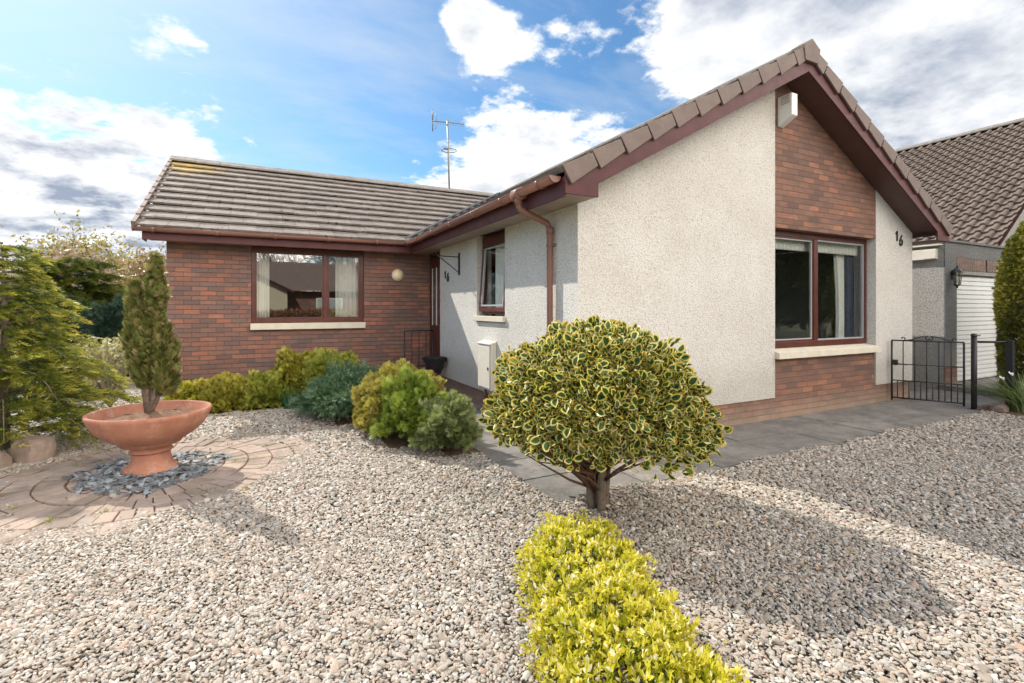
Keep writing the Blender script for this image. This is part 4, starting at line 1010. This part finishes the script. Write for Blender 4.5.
# foreground golden hedge ------------------------------------------------------
def hedge():
    g = empty('golden_hedge', (1.3, 1.6, 0), 'low bright yellow green clipped hedge in the foreground gravel', 'hedge')
    r = np.random.default_rng(9); n = 27000
    c0 = np.array([1.64, 2.44]); c1 = np.array([1.36, 1.80]); c2 = np.array([1.18, 1.27]); c3 = np.array([1.18, .62])
    t = r.random(n)*3; i = np.minimum(t.astype(int), 2); fr = t-i; C = np.array([c0, c1, c2, c3]); c = C[i]*(1-fr[:, None])+C[i+1]*fr[:, None]
    tg = nrm(np.concatenate([C[i+1]-C[i], np.zeros((n, 1))], 1)); sd_ = np.stack([tg[:, 1], -tg[:, 0], np.zeros(n)], 1)
    a = r.uniform(-.15, PI+.15, n); rad = 1-.38*r.random(n)**1.6
    lump = 1+.10*np.sin(t*9+3*np.sin(a*3))+.10*np.sin(t*23+a*7)+.06*np.sin(t*51+a*3)
    hw = .31*np.clip(t*6, .35, 1)**.5
    P = np.concatenate([c, np.zeros((n, 1))], 1)+sd_*(np.cos(a)*hw*rad*lump)[:, None]; P[:, 2] = np.maximum(np.sin(a), 0)**.75*.215*rad*lump+.015
    endc = t < .12; P[endc, :2] += (r.uniform(-.05, .05, (endc.sum(), 2)))
    od = sd_*np.cos(a)[:, None]; od[:, 2] = np.sin(a)
    # shoots: small whorls of leaves share an origin
    k = 5; m_ = n//k; base = P[:m_*k:k]; bo = od[:m_*k:k]; PP = np.repeat(base, k, 0)+r.normal(0, .006, (m_*k, 3)); OO = np.repeat(bo, k, 0)
    Fd = OO*.7+r.normal(0, .65, (m_*k, 3)); Fd[:, 2] += .55; Up = OO+r.normal(0, .6, (m_*k, 3))
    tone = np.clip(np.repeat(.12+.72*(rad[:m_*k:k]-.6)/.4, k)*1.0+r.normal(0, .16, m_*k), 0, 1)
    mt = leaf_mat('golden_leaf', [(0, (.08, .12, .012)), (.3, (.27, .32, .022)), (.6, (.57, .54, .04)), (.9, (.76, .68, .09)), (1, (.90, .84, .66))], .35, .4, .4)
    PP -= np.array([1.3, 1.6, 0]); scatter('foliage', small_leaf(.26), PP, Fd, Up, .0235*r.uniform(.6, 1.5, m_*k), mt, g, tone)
    m = MB(); rr = random.Random(1)
    for j in range(110):
        t_ = rr.random()*2.99; ii = int(t_); q = C[ii]*(1-(t_-ii))+C[ii+1]*(t_-ii)
        x, y = q[0]-1.3+rr.uniform(-.1, .1), q[1]-1.6+rr.uniform(-.1, .1); m.tube([(x, y, -.02), (x+rr.uniform(-.1, .1), y+rr.uniform(-.1, .1), .16)], [.006, .003], 5)
    m.build('stems', M['twig'], g)
hedge()

# shrubs ---------------------------------------------------------------------
SP = spray(); SP2 = spray(4, .08, .55); ND = needles(); SL_ = small_leaf()
lm_gold = leaf_mat('gold_heath', [(0, (.13, .13, .02)), (.35, (.32, .30, .045)), (.7, (.52, .46, .08)), (1, (.62, .52, .14))])
lm_lime = leaf_mat('lime_heath', [(0, (.12, .15, .025)), (.45, (.34, .37, .06)), (1, (.56, .54, .12))])
lm_blue = leaf_mat('blue_spruce', [(0, (.03, .07, .03)), (.35, (.09, .17, .08)), (.7, (.20, .31, .17)), (1, (.42, .50, .32))], .12)
lm_arb = leaf_mat('green_arborvitae', [(0, (.06, .09, .015)), (.4, (.17, .24, .035)), (.75, (.34, .40, .07)), (1, (.50, .48, .12))])
lm_brown = leaf_mat('bronze_conifer', [(0, (.13, .12, .03)), (.35, (.30, .27, .06)), (.7, (.48, .42, .11)), (1, (.62, .50, .17))])
lm_grey = leaf_mat('grey_green_conifer', [(0, (.09, .12, .045)), (.45, (.25, .30, .12)), (1, (.48, .50, .24))])
# positions from a ground survey
HG = 'heath shrubs along the foot of the brick wall'
blob_shrub('heath_shrub', (-.50, 8.12, .10), (.66, .48, .34), 5200, SP2, .08, lm_gold, 'low golden heath shrub at the far left foot of the brick wall', seed=1, group=HG, lumps=40, k=40, amp=.24)
blob_shrub('heath_shrub', (.12, 8.05, .12), (.50, .46, .38), 4200, SP2, .08, lm_lime, 'low lime heath shrub between the golden one and the taller pair', seed=11, group=HG, lumps=40, k=40, amp=.24)
blob_shrub('heath_shrub', (.52, 8.15, .25), (.52, .48, .58), 5600, SP2, .08, lm_gold, 'taller golden green shrub under the right of the wing window', seed=2, group=HG, lumps=44, k=40, amp=.24)
blob_shrub('heath_shrub', (.95, 7.85, .25), (.50, .48, .54), 5400, SP2, .08, lm_lime, 'lime green rounded shrub just left of the blue spruce', seed=12, group=HG, lumps=44, k=40, amp=.24)
blob_shrub('dwarf_spruce', (1.04, 6.80, .22), (.70, .60, .47), 6500, ND, .105, lm_blue, 'dwarf blue green spruce in the middle of the shrub row', seed=3, updir=-.1, lumps=60, amp=.30, k=60)
blob_shrub('bronze_conifer', (1.56, 6.12, .26), (.54, .52, .50), 6500, SP, .075, lm_brown, 'bronze tipped rounded conifer near the side wall', seed=4, lumps=50, amp=.2, k=50)
blob_shrub('feathery_conifer', (1.22, 5.70, .20), (.36, .38, .42), 4200, SP2, .085, lm_brown, 'yellowish feathery conifer in front of the bronze one', seed=14, lumps=30, amp=.3, k=40)
blob_shrub('arborvitae', (1.46, 5.15, .24), (.42, .44, .48), 5600, SP, .09, lm_arb, 'bright green dwarf arborvitae at the front of the shrub row', seed=5, lumps=40, amp=.34, k=40)
blob_shrub('grey_conifer', (1.66, 4.72, .17), (.32, .34, .38), 4600, SP, .08, lm_grey, 'grey green conifer nearest the path at the right of the shrubs', seed=6, lumps=34, amp=.32, k=40)
blob_shrub('yellow_shrub', (-1.0, 8.1, .15), (.20, .18, .28), 700, SL_, .06, leaf_mat('yellow_leaf', [(0, (.3, .32, .03)), (1, (.7, .62, .08))]), 'small yellow leaved shrub between the bowl and the brick wall', seed=7)
# iris-like tuft
def blades(name, loc, n, L, spread, mat, label, cat='plant', w=.012, seed=0, flowers=None):
    g = empty(name, (*loc, 0), label, cat); r = random.Random(seed); m = MB()
    for i in range(n):
        a = r.uniform(0, 2*PI); q = r.uniform(0, spread*.4); l = L*r.uniform(.6, 1.1); b = r.uniform(.15, 1.)*spread
        sv = Vector((-math.sin(a), math.cos(a), 0)); o = Vector((math.cos(a)*q, math.sin(a)*q, 0)); dv = Vector((math.cos(a), math.sin(a), 0)); prev = None; vs = []
        for t in (0, .3, .6, .85, 1):
            c = o+dv*b*t*t*1.3+Vector((0, 0, l*(t-.42*t*t*min(1.3, b*2)))); ww = w*(1-t*.9); vs += [c-sv*ww, c+sv*ww+Vector((0, 0, .003))]
        m.add(vs, [(2*j, 2*j+1, 2*j+3, 2*j+2) for j in range(4)], True)
    o = m.build('leaves', mat, g); me = o.data
    at = me.attributes.new('tone', 'FLOAT', 'FACE'); tn = np.repeat(RNG.random(n), 4); at.data.foreach_set('value', tn.astype(np.float32))
    for (dx, dy, z) in (flowers or []):
        st = MB(); st.tube([(dx*.3, dy*.3, 0), (dx*.7, dy*.7, z*.6), (dx, dy, z)], .005, 5); so_ = st.build('flower_stalk', mat, g)
        f = MB()
        for k_ in range(6):
            a = k_*PI/3+.2; c = Vector((dx, dy, z)); v = Vector((math.cos(a), math.sin(a)*.6, math.sin(a)*.7)); s_ = Vector((-math.sin(a), math.cos(a)*.6, math.cos(a)*.7))
            f.add([c, c+v*.022+s_*.014, c+v*.045+Vector((0, -.01, 0)), c+v*.022-s_*.014], [(0, 1, 2, 3)])
        f.tube([(dx, dy-.03, z), (dx, dy, z)], [.013, .008], 8)
        f.build('flower', M['white'], so_)
    return g
lm_blade = leaf_mat('strappy_leaf', [(0, (.08, .12, .045)), (.5, (.20, .28, .11)), (1, (.40, .48, .22))], .25)
lm_iris = leaf_mat('iris_leaf', [(0, (.03, .12, .05)), (1, (.08, .22, .09))], .25)
blades('iris_clump', (.33, 7.60), 46, .36, .16, lm_iris, 'clump of upright green blades at the foot of the lime shrubs', seed=2)
blades('daffodil_clump', (9.34, 2.76), 380, .58, .50, lm_blade, 'clump of arching grey green leaves with white daffodils by the gate post', seed=5, w=.010,
       flowers=[(-.28, .10, .56), (-.12, -.05, .50), (.16, .02, .68), (.22, -.06, .70), (-.38, .16, .50), (.05, -.1, .52)])
blades('daffodil_clump', (9.72, 2.30), 260, .60, .50, lm_blade, 'second arching leaf clump at the right edge nearer the camera', seed=8, w=.010, flowers=[(.0, .1, .6)])
# topiary hedge right
blob_shrub('clipped_yew', (10.95, 2.98, 1.35), (.60, .60, 1.62), 34000, SP2, .058, leaf_mat('yew_green', [(0, (.06, .08, .015)), (.4, (.17, .17, .03)), (.7, (.32, .28, .045)), (1, (.62, .52, .08))]), 'tall clipped yellow green conifer in front of the garage door', 'tree', lumps=60, amp=.10, k=40, seed=8, zmin=-.99, shell=.3, tipbias=.3, boxy=.45)

# urn conifer -------------------------------------------------------------------
def urn_conifer():
    g = empty('dwarf_conifer', (UC.x-.02, UC.y, .54), 'narrow brownish green dwarf conifer growing in the terracotta bowl', 'conifer')
    r = np.random.default_rng(12); PP = []; FF = []; OO = []
    rt = np.array([math.cos(th27), -math.sin(th27), 0])
    cols = [(-.095, .02, .34, 1.12, .075), (-.05, -.03, .26, .92, .075), (.055, .0, .26, 1.34, .07), (.02, .03, .22, 1.02, .08), (.15, .02, .12, .60, .07), (.12, -.04, .2, .74, .06), (.0, -.06, .20, .74, .085), (.03, .08, .2, .8, .08)]
    m = MB()
    for (dx, dy, z0, z1, R) in cols:
        n = int(1500*(z1-z0)); t = r.random(n); prof = np.sin(np.clip(t*.93+.07, 0, 1)*PI)**.6*(1-.35*t)*(1+.18*np.sin(t*17+dx*40)); a = r.uniform(0, 6.28, n); rad = R*prof*(1-.35*r.random(n)**2)*(1+.18*np.sin(a*3+t*9)+.12*np.sin(t*31+a))
        c = rt*dx+np.array([0, dy, 0]); P = np.stack([np.cos(a)*rad, np.sin(a)*rad, z0+(z1-z0)*t], 1)+c*(1+.25*t[:, None])*np.array([1, 1, 0])
        o = np.stack([np.cos(a), np.sin(a), np.full(n, 1.5)], 1)+r.normal(0, .35, (n, 3)); PP.append(P); FF.append(o); OO.append(np.stack([np.cos(a), np.sin(a), np.zeros(n)], 1)+r.normal(0, .4, (n, 3)))
        m.tube([(0, 0, -.03), (c[0]*.5, c[1]*.5, z0*.6+.03), (c[0]*1.05, c[1]*1.05, z0+(z1-z0)*.6)], [.028, .018, .005], 7)
    P = np.concatenate(PP); n = len(P)
    scatter('foliage', SP, P, np.concatenate(FF), np.concatenate(OO), .078*r.uniform(.6, 1.3, n), leaf_mat('olive_conifer', [(0, (.06, .08, .02)), (.4, (.17, .19, .05)), (.75, (.30, .30, .10)), (1, (.44, .31, .16))]), g, r.random(n))
    m.build('trunk', M['bark'], g)
urn_conifer()

# big layered conifer at left ------------------------------------------------------
def layered(name, loc, n_br, L, z0, z1, mat, label, seed, size=.11, droop=.25, trunk=.06, dens=1., cat='conifer', taper=.62):
    g = empty(name, (*loc, 0), label, cat); r = random.Random(seed); PP = []; FF = []; UU = []; TT = []; m = MB()
    for i in range(n_br):
        t = (i+.5)/n_br; z = z0+(z1-z0)*t; a = i*2.399+r.uniform(-.3, .3); l = L*(1-taper*t**1.1)*r.uniform(.75, 1.1)
        dv = Vector((math.cos(a), math.sin(a), 0)); sv = Vector((-math.sin(a), math.cos(a), 0)); q = []
        for k in range(7):
            s = k/6; q.append(dv*l*s+Vector((0, 0, z+l*(.28*s-droop*1.9*s*s*s))))
        m.tube(q, [.013*(1-k/7.5) for k in range(7)], 5)
        nt = int(15*l*dens)+4
        for j in range(nt):
            s = .12+.88*(j+r.random())/nt; k = min(int(s*6), 5); f = s*6-k; p = q[k].lerp(q[k+1], f)
            for sg in (-1, 1):
                tl = l*.42*(1.08-s)*r.uniform(.6, 1.15)+.07; tv = (dv*.75+sv*sg*r.uniform(.5, 1)+Vector((0, 0, r.uniform(-.15, .2)))).normalized()
                ns = max(2, int(tl/.035))
                for u in range(ns):
                    w_ = (u+.5)/ns; e = p+tv*tl*w_+Vector((r.uniform(-.012, .012), r.uniform(-.012, .012), -.22*tl*w_*w_+r.uniform(-.015, .015)))
                    PP.append(e); FF.append(tv+Vector((r.uniform(-.5, .5), r.uniform(-.5, .5), -.1-.35*w_+r.uniform(-.3, .3)))); UU.append((r.uniform(-.35, .35), r.uniform(-.35, .35), 1)); TT.append(min(1, .15*r.random()+.35*w_+.30*s+.25*r.random()*(w_ > .6)))
    P = np.array([tuple(v) for v in PP]); n = len(P)
    scatter('foliage', needles(12, .05, .40), P, np.array([tuple(v) for v in FF]), np.array(UU), size*RNG.uniform(.7, 1.2, n), mat, g, np.array(TT))
    m.tube([(0, 0, -.05), (.02, .01, z0+(z1-z0)*.5), (0, 0, z1-.08)], [trunk, trunk*.6, .006], 8); m.build('trunk', M['bark'], g)
    print(name, n); return g
lm_hem = leaf_mat('layered_conifer_leaf', [(0, (.05, .075, .014)), (.3, (.13, .17, .03)), (.55, (.29, .31, .05)), (.8, (.52, .47, .09)), (1, (.66, .56, .14))], .35)
layered('spreading_conifer', (-2.34, 6.75), 60, 1.30, .14, 2.12, lm_hem, 'large spreading conifer with layered yellow tipped branches at the left edge', 3, size=.105, dens=.85, taper=.86)
def rock(loc, R, label, seed):
    bm = bmesh.new(); bmesh.ops.create_icosphere(bm, subdivisions=3, radius=1); r = random.Random(seed); c = [Vector((r.gauss(0, 1), r.gauss(0, 1), r.gauss(0, 1))).normalized() for _ in range(9)]
    for v in bm.verts:
        for q in c:
            dd = v.co.dot(q)
            if dd > .72: v.co -= q*(dd-.72)*.85
        v.co = Vector((v.co.x*R[0], v.co.y*R[1], v.co.z*R[2]+R[2]*.55))
    me = bpy.data.meshes.new('rock'); bm.to_mesh(me); bm.free(); o = link('rock', me, M['rock'], None, loc); return tag(o, label, 'rock', 'garden rocks')
rock((-1.93, 6.20, -.02), (.17, .15, .20), 'pointed brown rock at the foot of the spreading conifer', 1)
rock((-2.22, 6.05, -.02), (.2, .14, .12), 'flat brown rock left of the pointed one under the conifer', 2)
rock((9.10, 2.98, -.02), (.13, .10, .10), 'rounded brown stone at the base of the gate post plants', 3)

# weeping pale shrub
def weeping():
    g = empty('weeping_shrub', (-1.95, 8.9, 0), 'pale weeping twiggy shrub behind the terracotta bowl', 'shrub'); r = random.Random(4); m = MB(); PP = []; FF = []
    for i in range(120):
        a = r.uniform(0, 2*PI); R = r.uniform(.12, .62); h = r.uniform(.55, 1.05); dv = Vector((math.cos(a), math.sin(a), 0)); q = []
        for k in range(8):
            s = k/7; q.append(dv*R*(s**.8)+Vector((0, 0, h*math.sin(min(s*1.9, 2.6))*(1 if s < .5 else 1)+.02)))
        m.tube(q, [.007*(1-k/9) for k in range(8)], 4)
        for k in range(2, 8):
            for j in range(4): PP.append(q[k-1].lerp(q[k], r.random())+Vector((r.uniform(-.03, .03), r.uniform(-.03, .03), 0))); FF.append((r.uniform(-1, 1), r.uniform(-1, 1), r.uniform(-1, .3)))
    m.build('twigs', M['soffit_pale'], g); P = np.array([tuple(v) for v in PP]); n = len(P)
    scatter('foliage', SL_, P, np.array(FF), RNG.normal(size=(n, 3)), .05*RNG.uniform(.6, 1.2, n), leaf_mat('pale_leaf', [(0, (.28, .28, .10)), (.6, (.5, .48, .25)), (1, (.7, .66, .45))]), g)
weeping()
# dark conifers and junipers behind
lm_dark = leaf_mat('dark_conifer', [(0, (.02, .04, .012)), (.5, (.05, .08, .022)), (.85, (.12, .15, .03)), (1, (.28, .27, .05))], .15)
blob_shrub('dark_juniper', (-3.9, 12.9, .8), (1.1, .9, 1.05), 9000, SP, .17, lm_dark, 'dark green juniper mound behind the spreading conifer', 'shrub', 24, .22, 16, 21, updir=.2)
blob_shrub('dark_juniper', (-2.45, 12.6, .7), (.75, .8, .95), 7000, SP, .15, leaf_mat('blue_juniper', [(0, (.02, .05, .035)), (.6, (.06, .11, .08)), (1, (.16, .22, .15))]), 'blue green juniper beside the brick wing corner', 'shrub', 24, .22, 16, 22)
layered('spreading_juniper', (-4.2, 15.5), 46, 2.0, .7, 2.6, leaf_mat('juniper_leaf', [(0, (.04, .07, .015)), (.5, (.10, .14, .025)), (1, (.40, .36, .06))]), 'wide layered juniper with golden tips in the middle distance', 7, size=.16, droop=.12, dens=.7)
blob_shrub('garden_shrub', (-3.2, 10.2, .25), (.6, .5, .5), 3600, SL_, .07, lm_lime, 'mid green shrub on the gravel behind the conifer', seed=23)
blob_shrub('far_hedge', (-2.2, 20, .9), (3.8, 1.0, 1.25), 9000, SP, .25, lm_arb, 'long green hedge far beyond the left garden', 'hedge', 26, .2, 16, 24, updir=.2)
# distant trees
def far_tree(loc, h, R, n, stops, label, seed, size=.22, leafy=True):
    g = empty('distant_tree', (*loc, 0), label, 'tree', 'distant trees beyond the garden'); r = random.Random(seed); m = MB(); m.tube([(0, 0, -.1), (.05, 0, h*.3), (0, 0, h*.55)], [h*.03, h*.022, h*.012], 8)
    PP = []; 
    for i in range(60):
        a = r.uniform(0, 2*PI); e = r.uniform(.1, 1.35); st = Vector((0, 0, h*r.uniform(.2, .5))); q = [st]; dv = Vector((math.cos(a)*math.cos(e), math.sin(a)*math.cos(e), math.sin(e)))
        L = R*r.uniform(.7, 1.15)
        for k in range(1, 5): q.append(st+dv*L*k/4+Vector((r.uniform(-.1, .1), r.uniform(-.1, .1), r.uniform(0, .12)))*R*.4)
        m.tube(q, [h*.009, h*.007, h*.005, h*.003, h*.0015], 5)
        for k in range(1, 5):
            for j in range(3):
                e2 = q[k]+Vector((r.gauss(0, 1), r.gauss(0, 1), r.gauss(.4, 1)))*R*.14; m.tube([q[k], e2], [h*.0025, h*.001], 4); PP.append(e2)
    m.build('trunk', simple('far_bark_%d' % seed, (.22, .17, .14), .9), g)
    P = np.array([tuple(v) for v in PP]); P = np.repeat(P, max(1, n//len(P)), 0); P = P+RNG.normal(0, R*.10, P.shape); n = len(P)
    scatter('crown', SL_, P, RNG.normal(size=(n, 3)), RNG.normal(size=(n, 3)), size*RNG.uniform(.5, 1.2, n), leaf_mat('far_leaf_%d' % seed, stops), g)
for i, (x, y, h, R, c, lb) in enumerate([(-9, 34, 6.2, 2.6, 0, 'tall thin leaved distant tree of pale yellow at the far left'), (-6.2, 38, 5.6, 2.4, 1, 'brownish distant tree right of the pale yellow one'),
        (-13.5, 31, 5.2, 2.6, 1, 'brown bare distant tree behind the big conifer'), (-3.2, 40, 5.0, 2.2, 2, 'pinkish bare distant tree behind the lamp post'), (-.8, 42, 5.2, 2.2, 0, 'olive distant tree beside the brick corner'), (-8, 30, 3.6, 2.2, 2, 'low pinkish distant tree in front of the yellow one'), (-4.2, 26, 3.4, 1.8, 1, 'low brown distant tree behind the long hedge')]):
    st = [[(0, (.20, .18, .05)), (1, (.42, .36, .14))], [(0, (.20, .14, .07)), (1, (.38, .27, .15))], [(0, (.26, .19, .15)), (1, (.42, .33, .27))]][c]
    far_tree((x, y), h*.93, R, 7500, st, lb, i+31, .24)
sl = empty('street_lamp', (-7.2, 40.7, 0), 'thin grey street lamp far beyond the garden shrubs', 'street lamp')
m = MB(); m.tube([(0, 0, 0), (0, 0, 4.6)], .06, 8); m.build('pole', M['metal'], sl); m = MB(); m.tube([(0, 0, 4.55), (-.75, .1, 4.7)], .07, 8); m.build('lamp_head', M['metal'], sl)

# ------------------------------------------------------------------ across the street (seen in the glass)
op = empty('opposite_bungalow', (0, -14, 0), 'bungalow across the street with cream gable and grey roof, seen reflected in the glass', 'house')
m = MB(); m.prism_xz([(-6, 0), (1.3, 0), (1.3, 2.5), (-2.3, 4.3), (-6, 2.5)], 1.2, 1.5); m.box(-6, 9.5, -7, 1.2, 0, .1); m.box(9.3, 9.5, -7, -.1, 0, 2.5); m.build('cream_wall', simple('cream_harl', (.62, .53, .38), .9, .06, 8), op)
m = MB(); m.box(1.3, 9.3, -.3, -.1, 0, 2.5); m.build('brick_wall', M['brick'], op)
m = MB(); m.add([(.8, .4, 2.5), (10, .4, 2.5), (10, -4, 4.6), (-3, -4, 4.6)], [(0, 1, 2, 3)]); m.add([(1.6, 1.8, 2.45), (-2.3, 1.8, 4.45), (-2.3, -4, 4.5), (1.6, -4, 2.45)], [(0, 1, 2, 3)]); m.add([(-6.3, 1.8, 2.45), (-2.3, 1.8, 4.45), (-2.3, -4, 4.5), (-6.3, -4, 2.45)], [(3, 2, 1, 0)])
m.build('roof', M['pantile'], op)
m = MB(); m.prism_xz([(1.6, 2.30), (1.6, 2.45), (-2.3, 4.45), (-6.3, 2.45), (-6.3, 2.3), (-2.3, 4.28)], 1.78, 1.82); m.build('bargeboard', M['maroon'], op)
for x in (3.0, 6.0):
    m = MB(); m.box(x, x+1.6, -.08, -.05, .9, 2.1); f = m.build('window', M['white'], op); m = MB(); m.box(x+.08, x+1.52, -.045, -.04, .98, 2.02); m.build('pane', M['glass'], f)
blob_shrub('beech_hedge', (3, -9.2, .5), (8, .6, .85), 9000, SL_, .16, leaf_mat('beech_leaf', [(0, (.22, .10, .06)), (.6, (.36, .20, .13)), (1, (.30, .34, .08))]), 'brown leaved hedge across the street, seen reflected in the glass', 'hedge', 30, .1, 20, 41)
for i, (x, y) in enumerate([(13, -5.5), (19, -3), (10.5, -12), (26, -7)]):
    blob_shrub('roadside_tree', (x, y, 2.8), (2.3, 2.3, 3.0), 5000, SL_, .32, lm_dark, ['dark evergreen tree to the right of the house across the street', 'dark evergreen tree furthest right by the road', 'dark evergreen tree between the hedge and the bungalow across the street', 'dark evergreen tree at the far corner behind the camera'][i], 'tree', 20, .25, 14, 50+i, group='evergreen trees across the road')
blob_shrub('roadside_hedge', (20, -6.0, 1.0), (10, .8, 1.7), 9000, SL_, .35, lm_dark, 'long dark hedge across the road, seen reflected in the large front window', 'hedge', 30, .1, 20, 43)
for i, (x, y) in enumerate([(-5, -24), (1, -26), (6.5, -24)]):
    far_tree((x, y), 8.5, 3.6, 2600, [(0, (.10, .09, .05)), (1, (.2, .17, .1))], ['bare winter tree left behind the opposite bungalow', 'bare winter tree behind the middle of the opposite bungalow', 'bare winter tree right behind the opposite bungalow'][i], 60+i, .16)
def litter():
    r = np.random.default_rng(77); n = 260
    x = np.concatenate([r.uniform(1.2, 3.4, 150), r.uniform(-1.9, .6, 60), r.uniform(.6, 1.6, 50)]); y = np.concatenate([r.uniform(1.4, 3.9, 150), r.uniform(4.3, 6.6, 60), r.uniform(4.6, 6.6, 50)])
    P = np.stack([x, y, np.full(n, .034)+r.uniform(0, .006, n)], 1); F = r.normal(size=(n, 3)); F[:, 2] *= .15; U = r.normal(0, .25, (n, 3)); U[:, 2] += 1
    o = scatter('fallen_leaves', small_leaf(.3), P, F, U, .032*r.uniform(.5, 1.3, n), leaf_mat('dead_leaf', [(0, (.22, .12, .06)), (.6, (.42, .24, .10)), (1, (.55, .46, .12))], .1), None, r.random(n))
    tag(o, 'scattered dry brown and yellow leaves lying on the gravel and paving', 'leaf litter', kind='stuff')
    n = 420; k_ = 22; cx = r.uniform(-1.9, .2, k_); cy = r.uniform(4.2, 6.3, k_); q = r.integers(0, k_, n)
    P = np.stack([cx[q]+r.normal(0, .02, n), cy[q]+r.normal(0, .02, n), np.full(n, .018)], 1); F = r.normal(0, .6, (n, 3)); F[:, 2] = 1
    o = scatter('weeds', small_leaf(.16), P, F, r.normal(size=(n, 3)), .022*r.uniform(.4, 1.2, n), leaf_mat('weed_leaf', [(0, (.12, .17, .03)), (1, (.36, .38, .07))], .2), None, r.random(n))
    tag(o, 'small green weeds growing in the joints of the block circle', 'weeds', kind='stuff')
litter()
print('OBJECTS BUILT', len(bpy.data.objects))
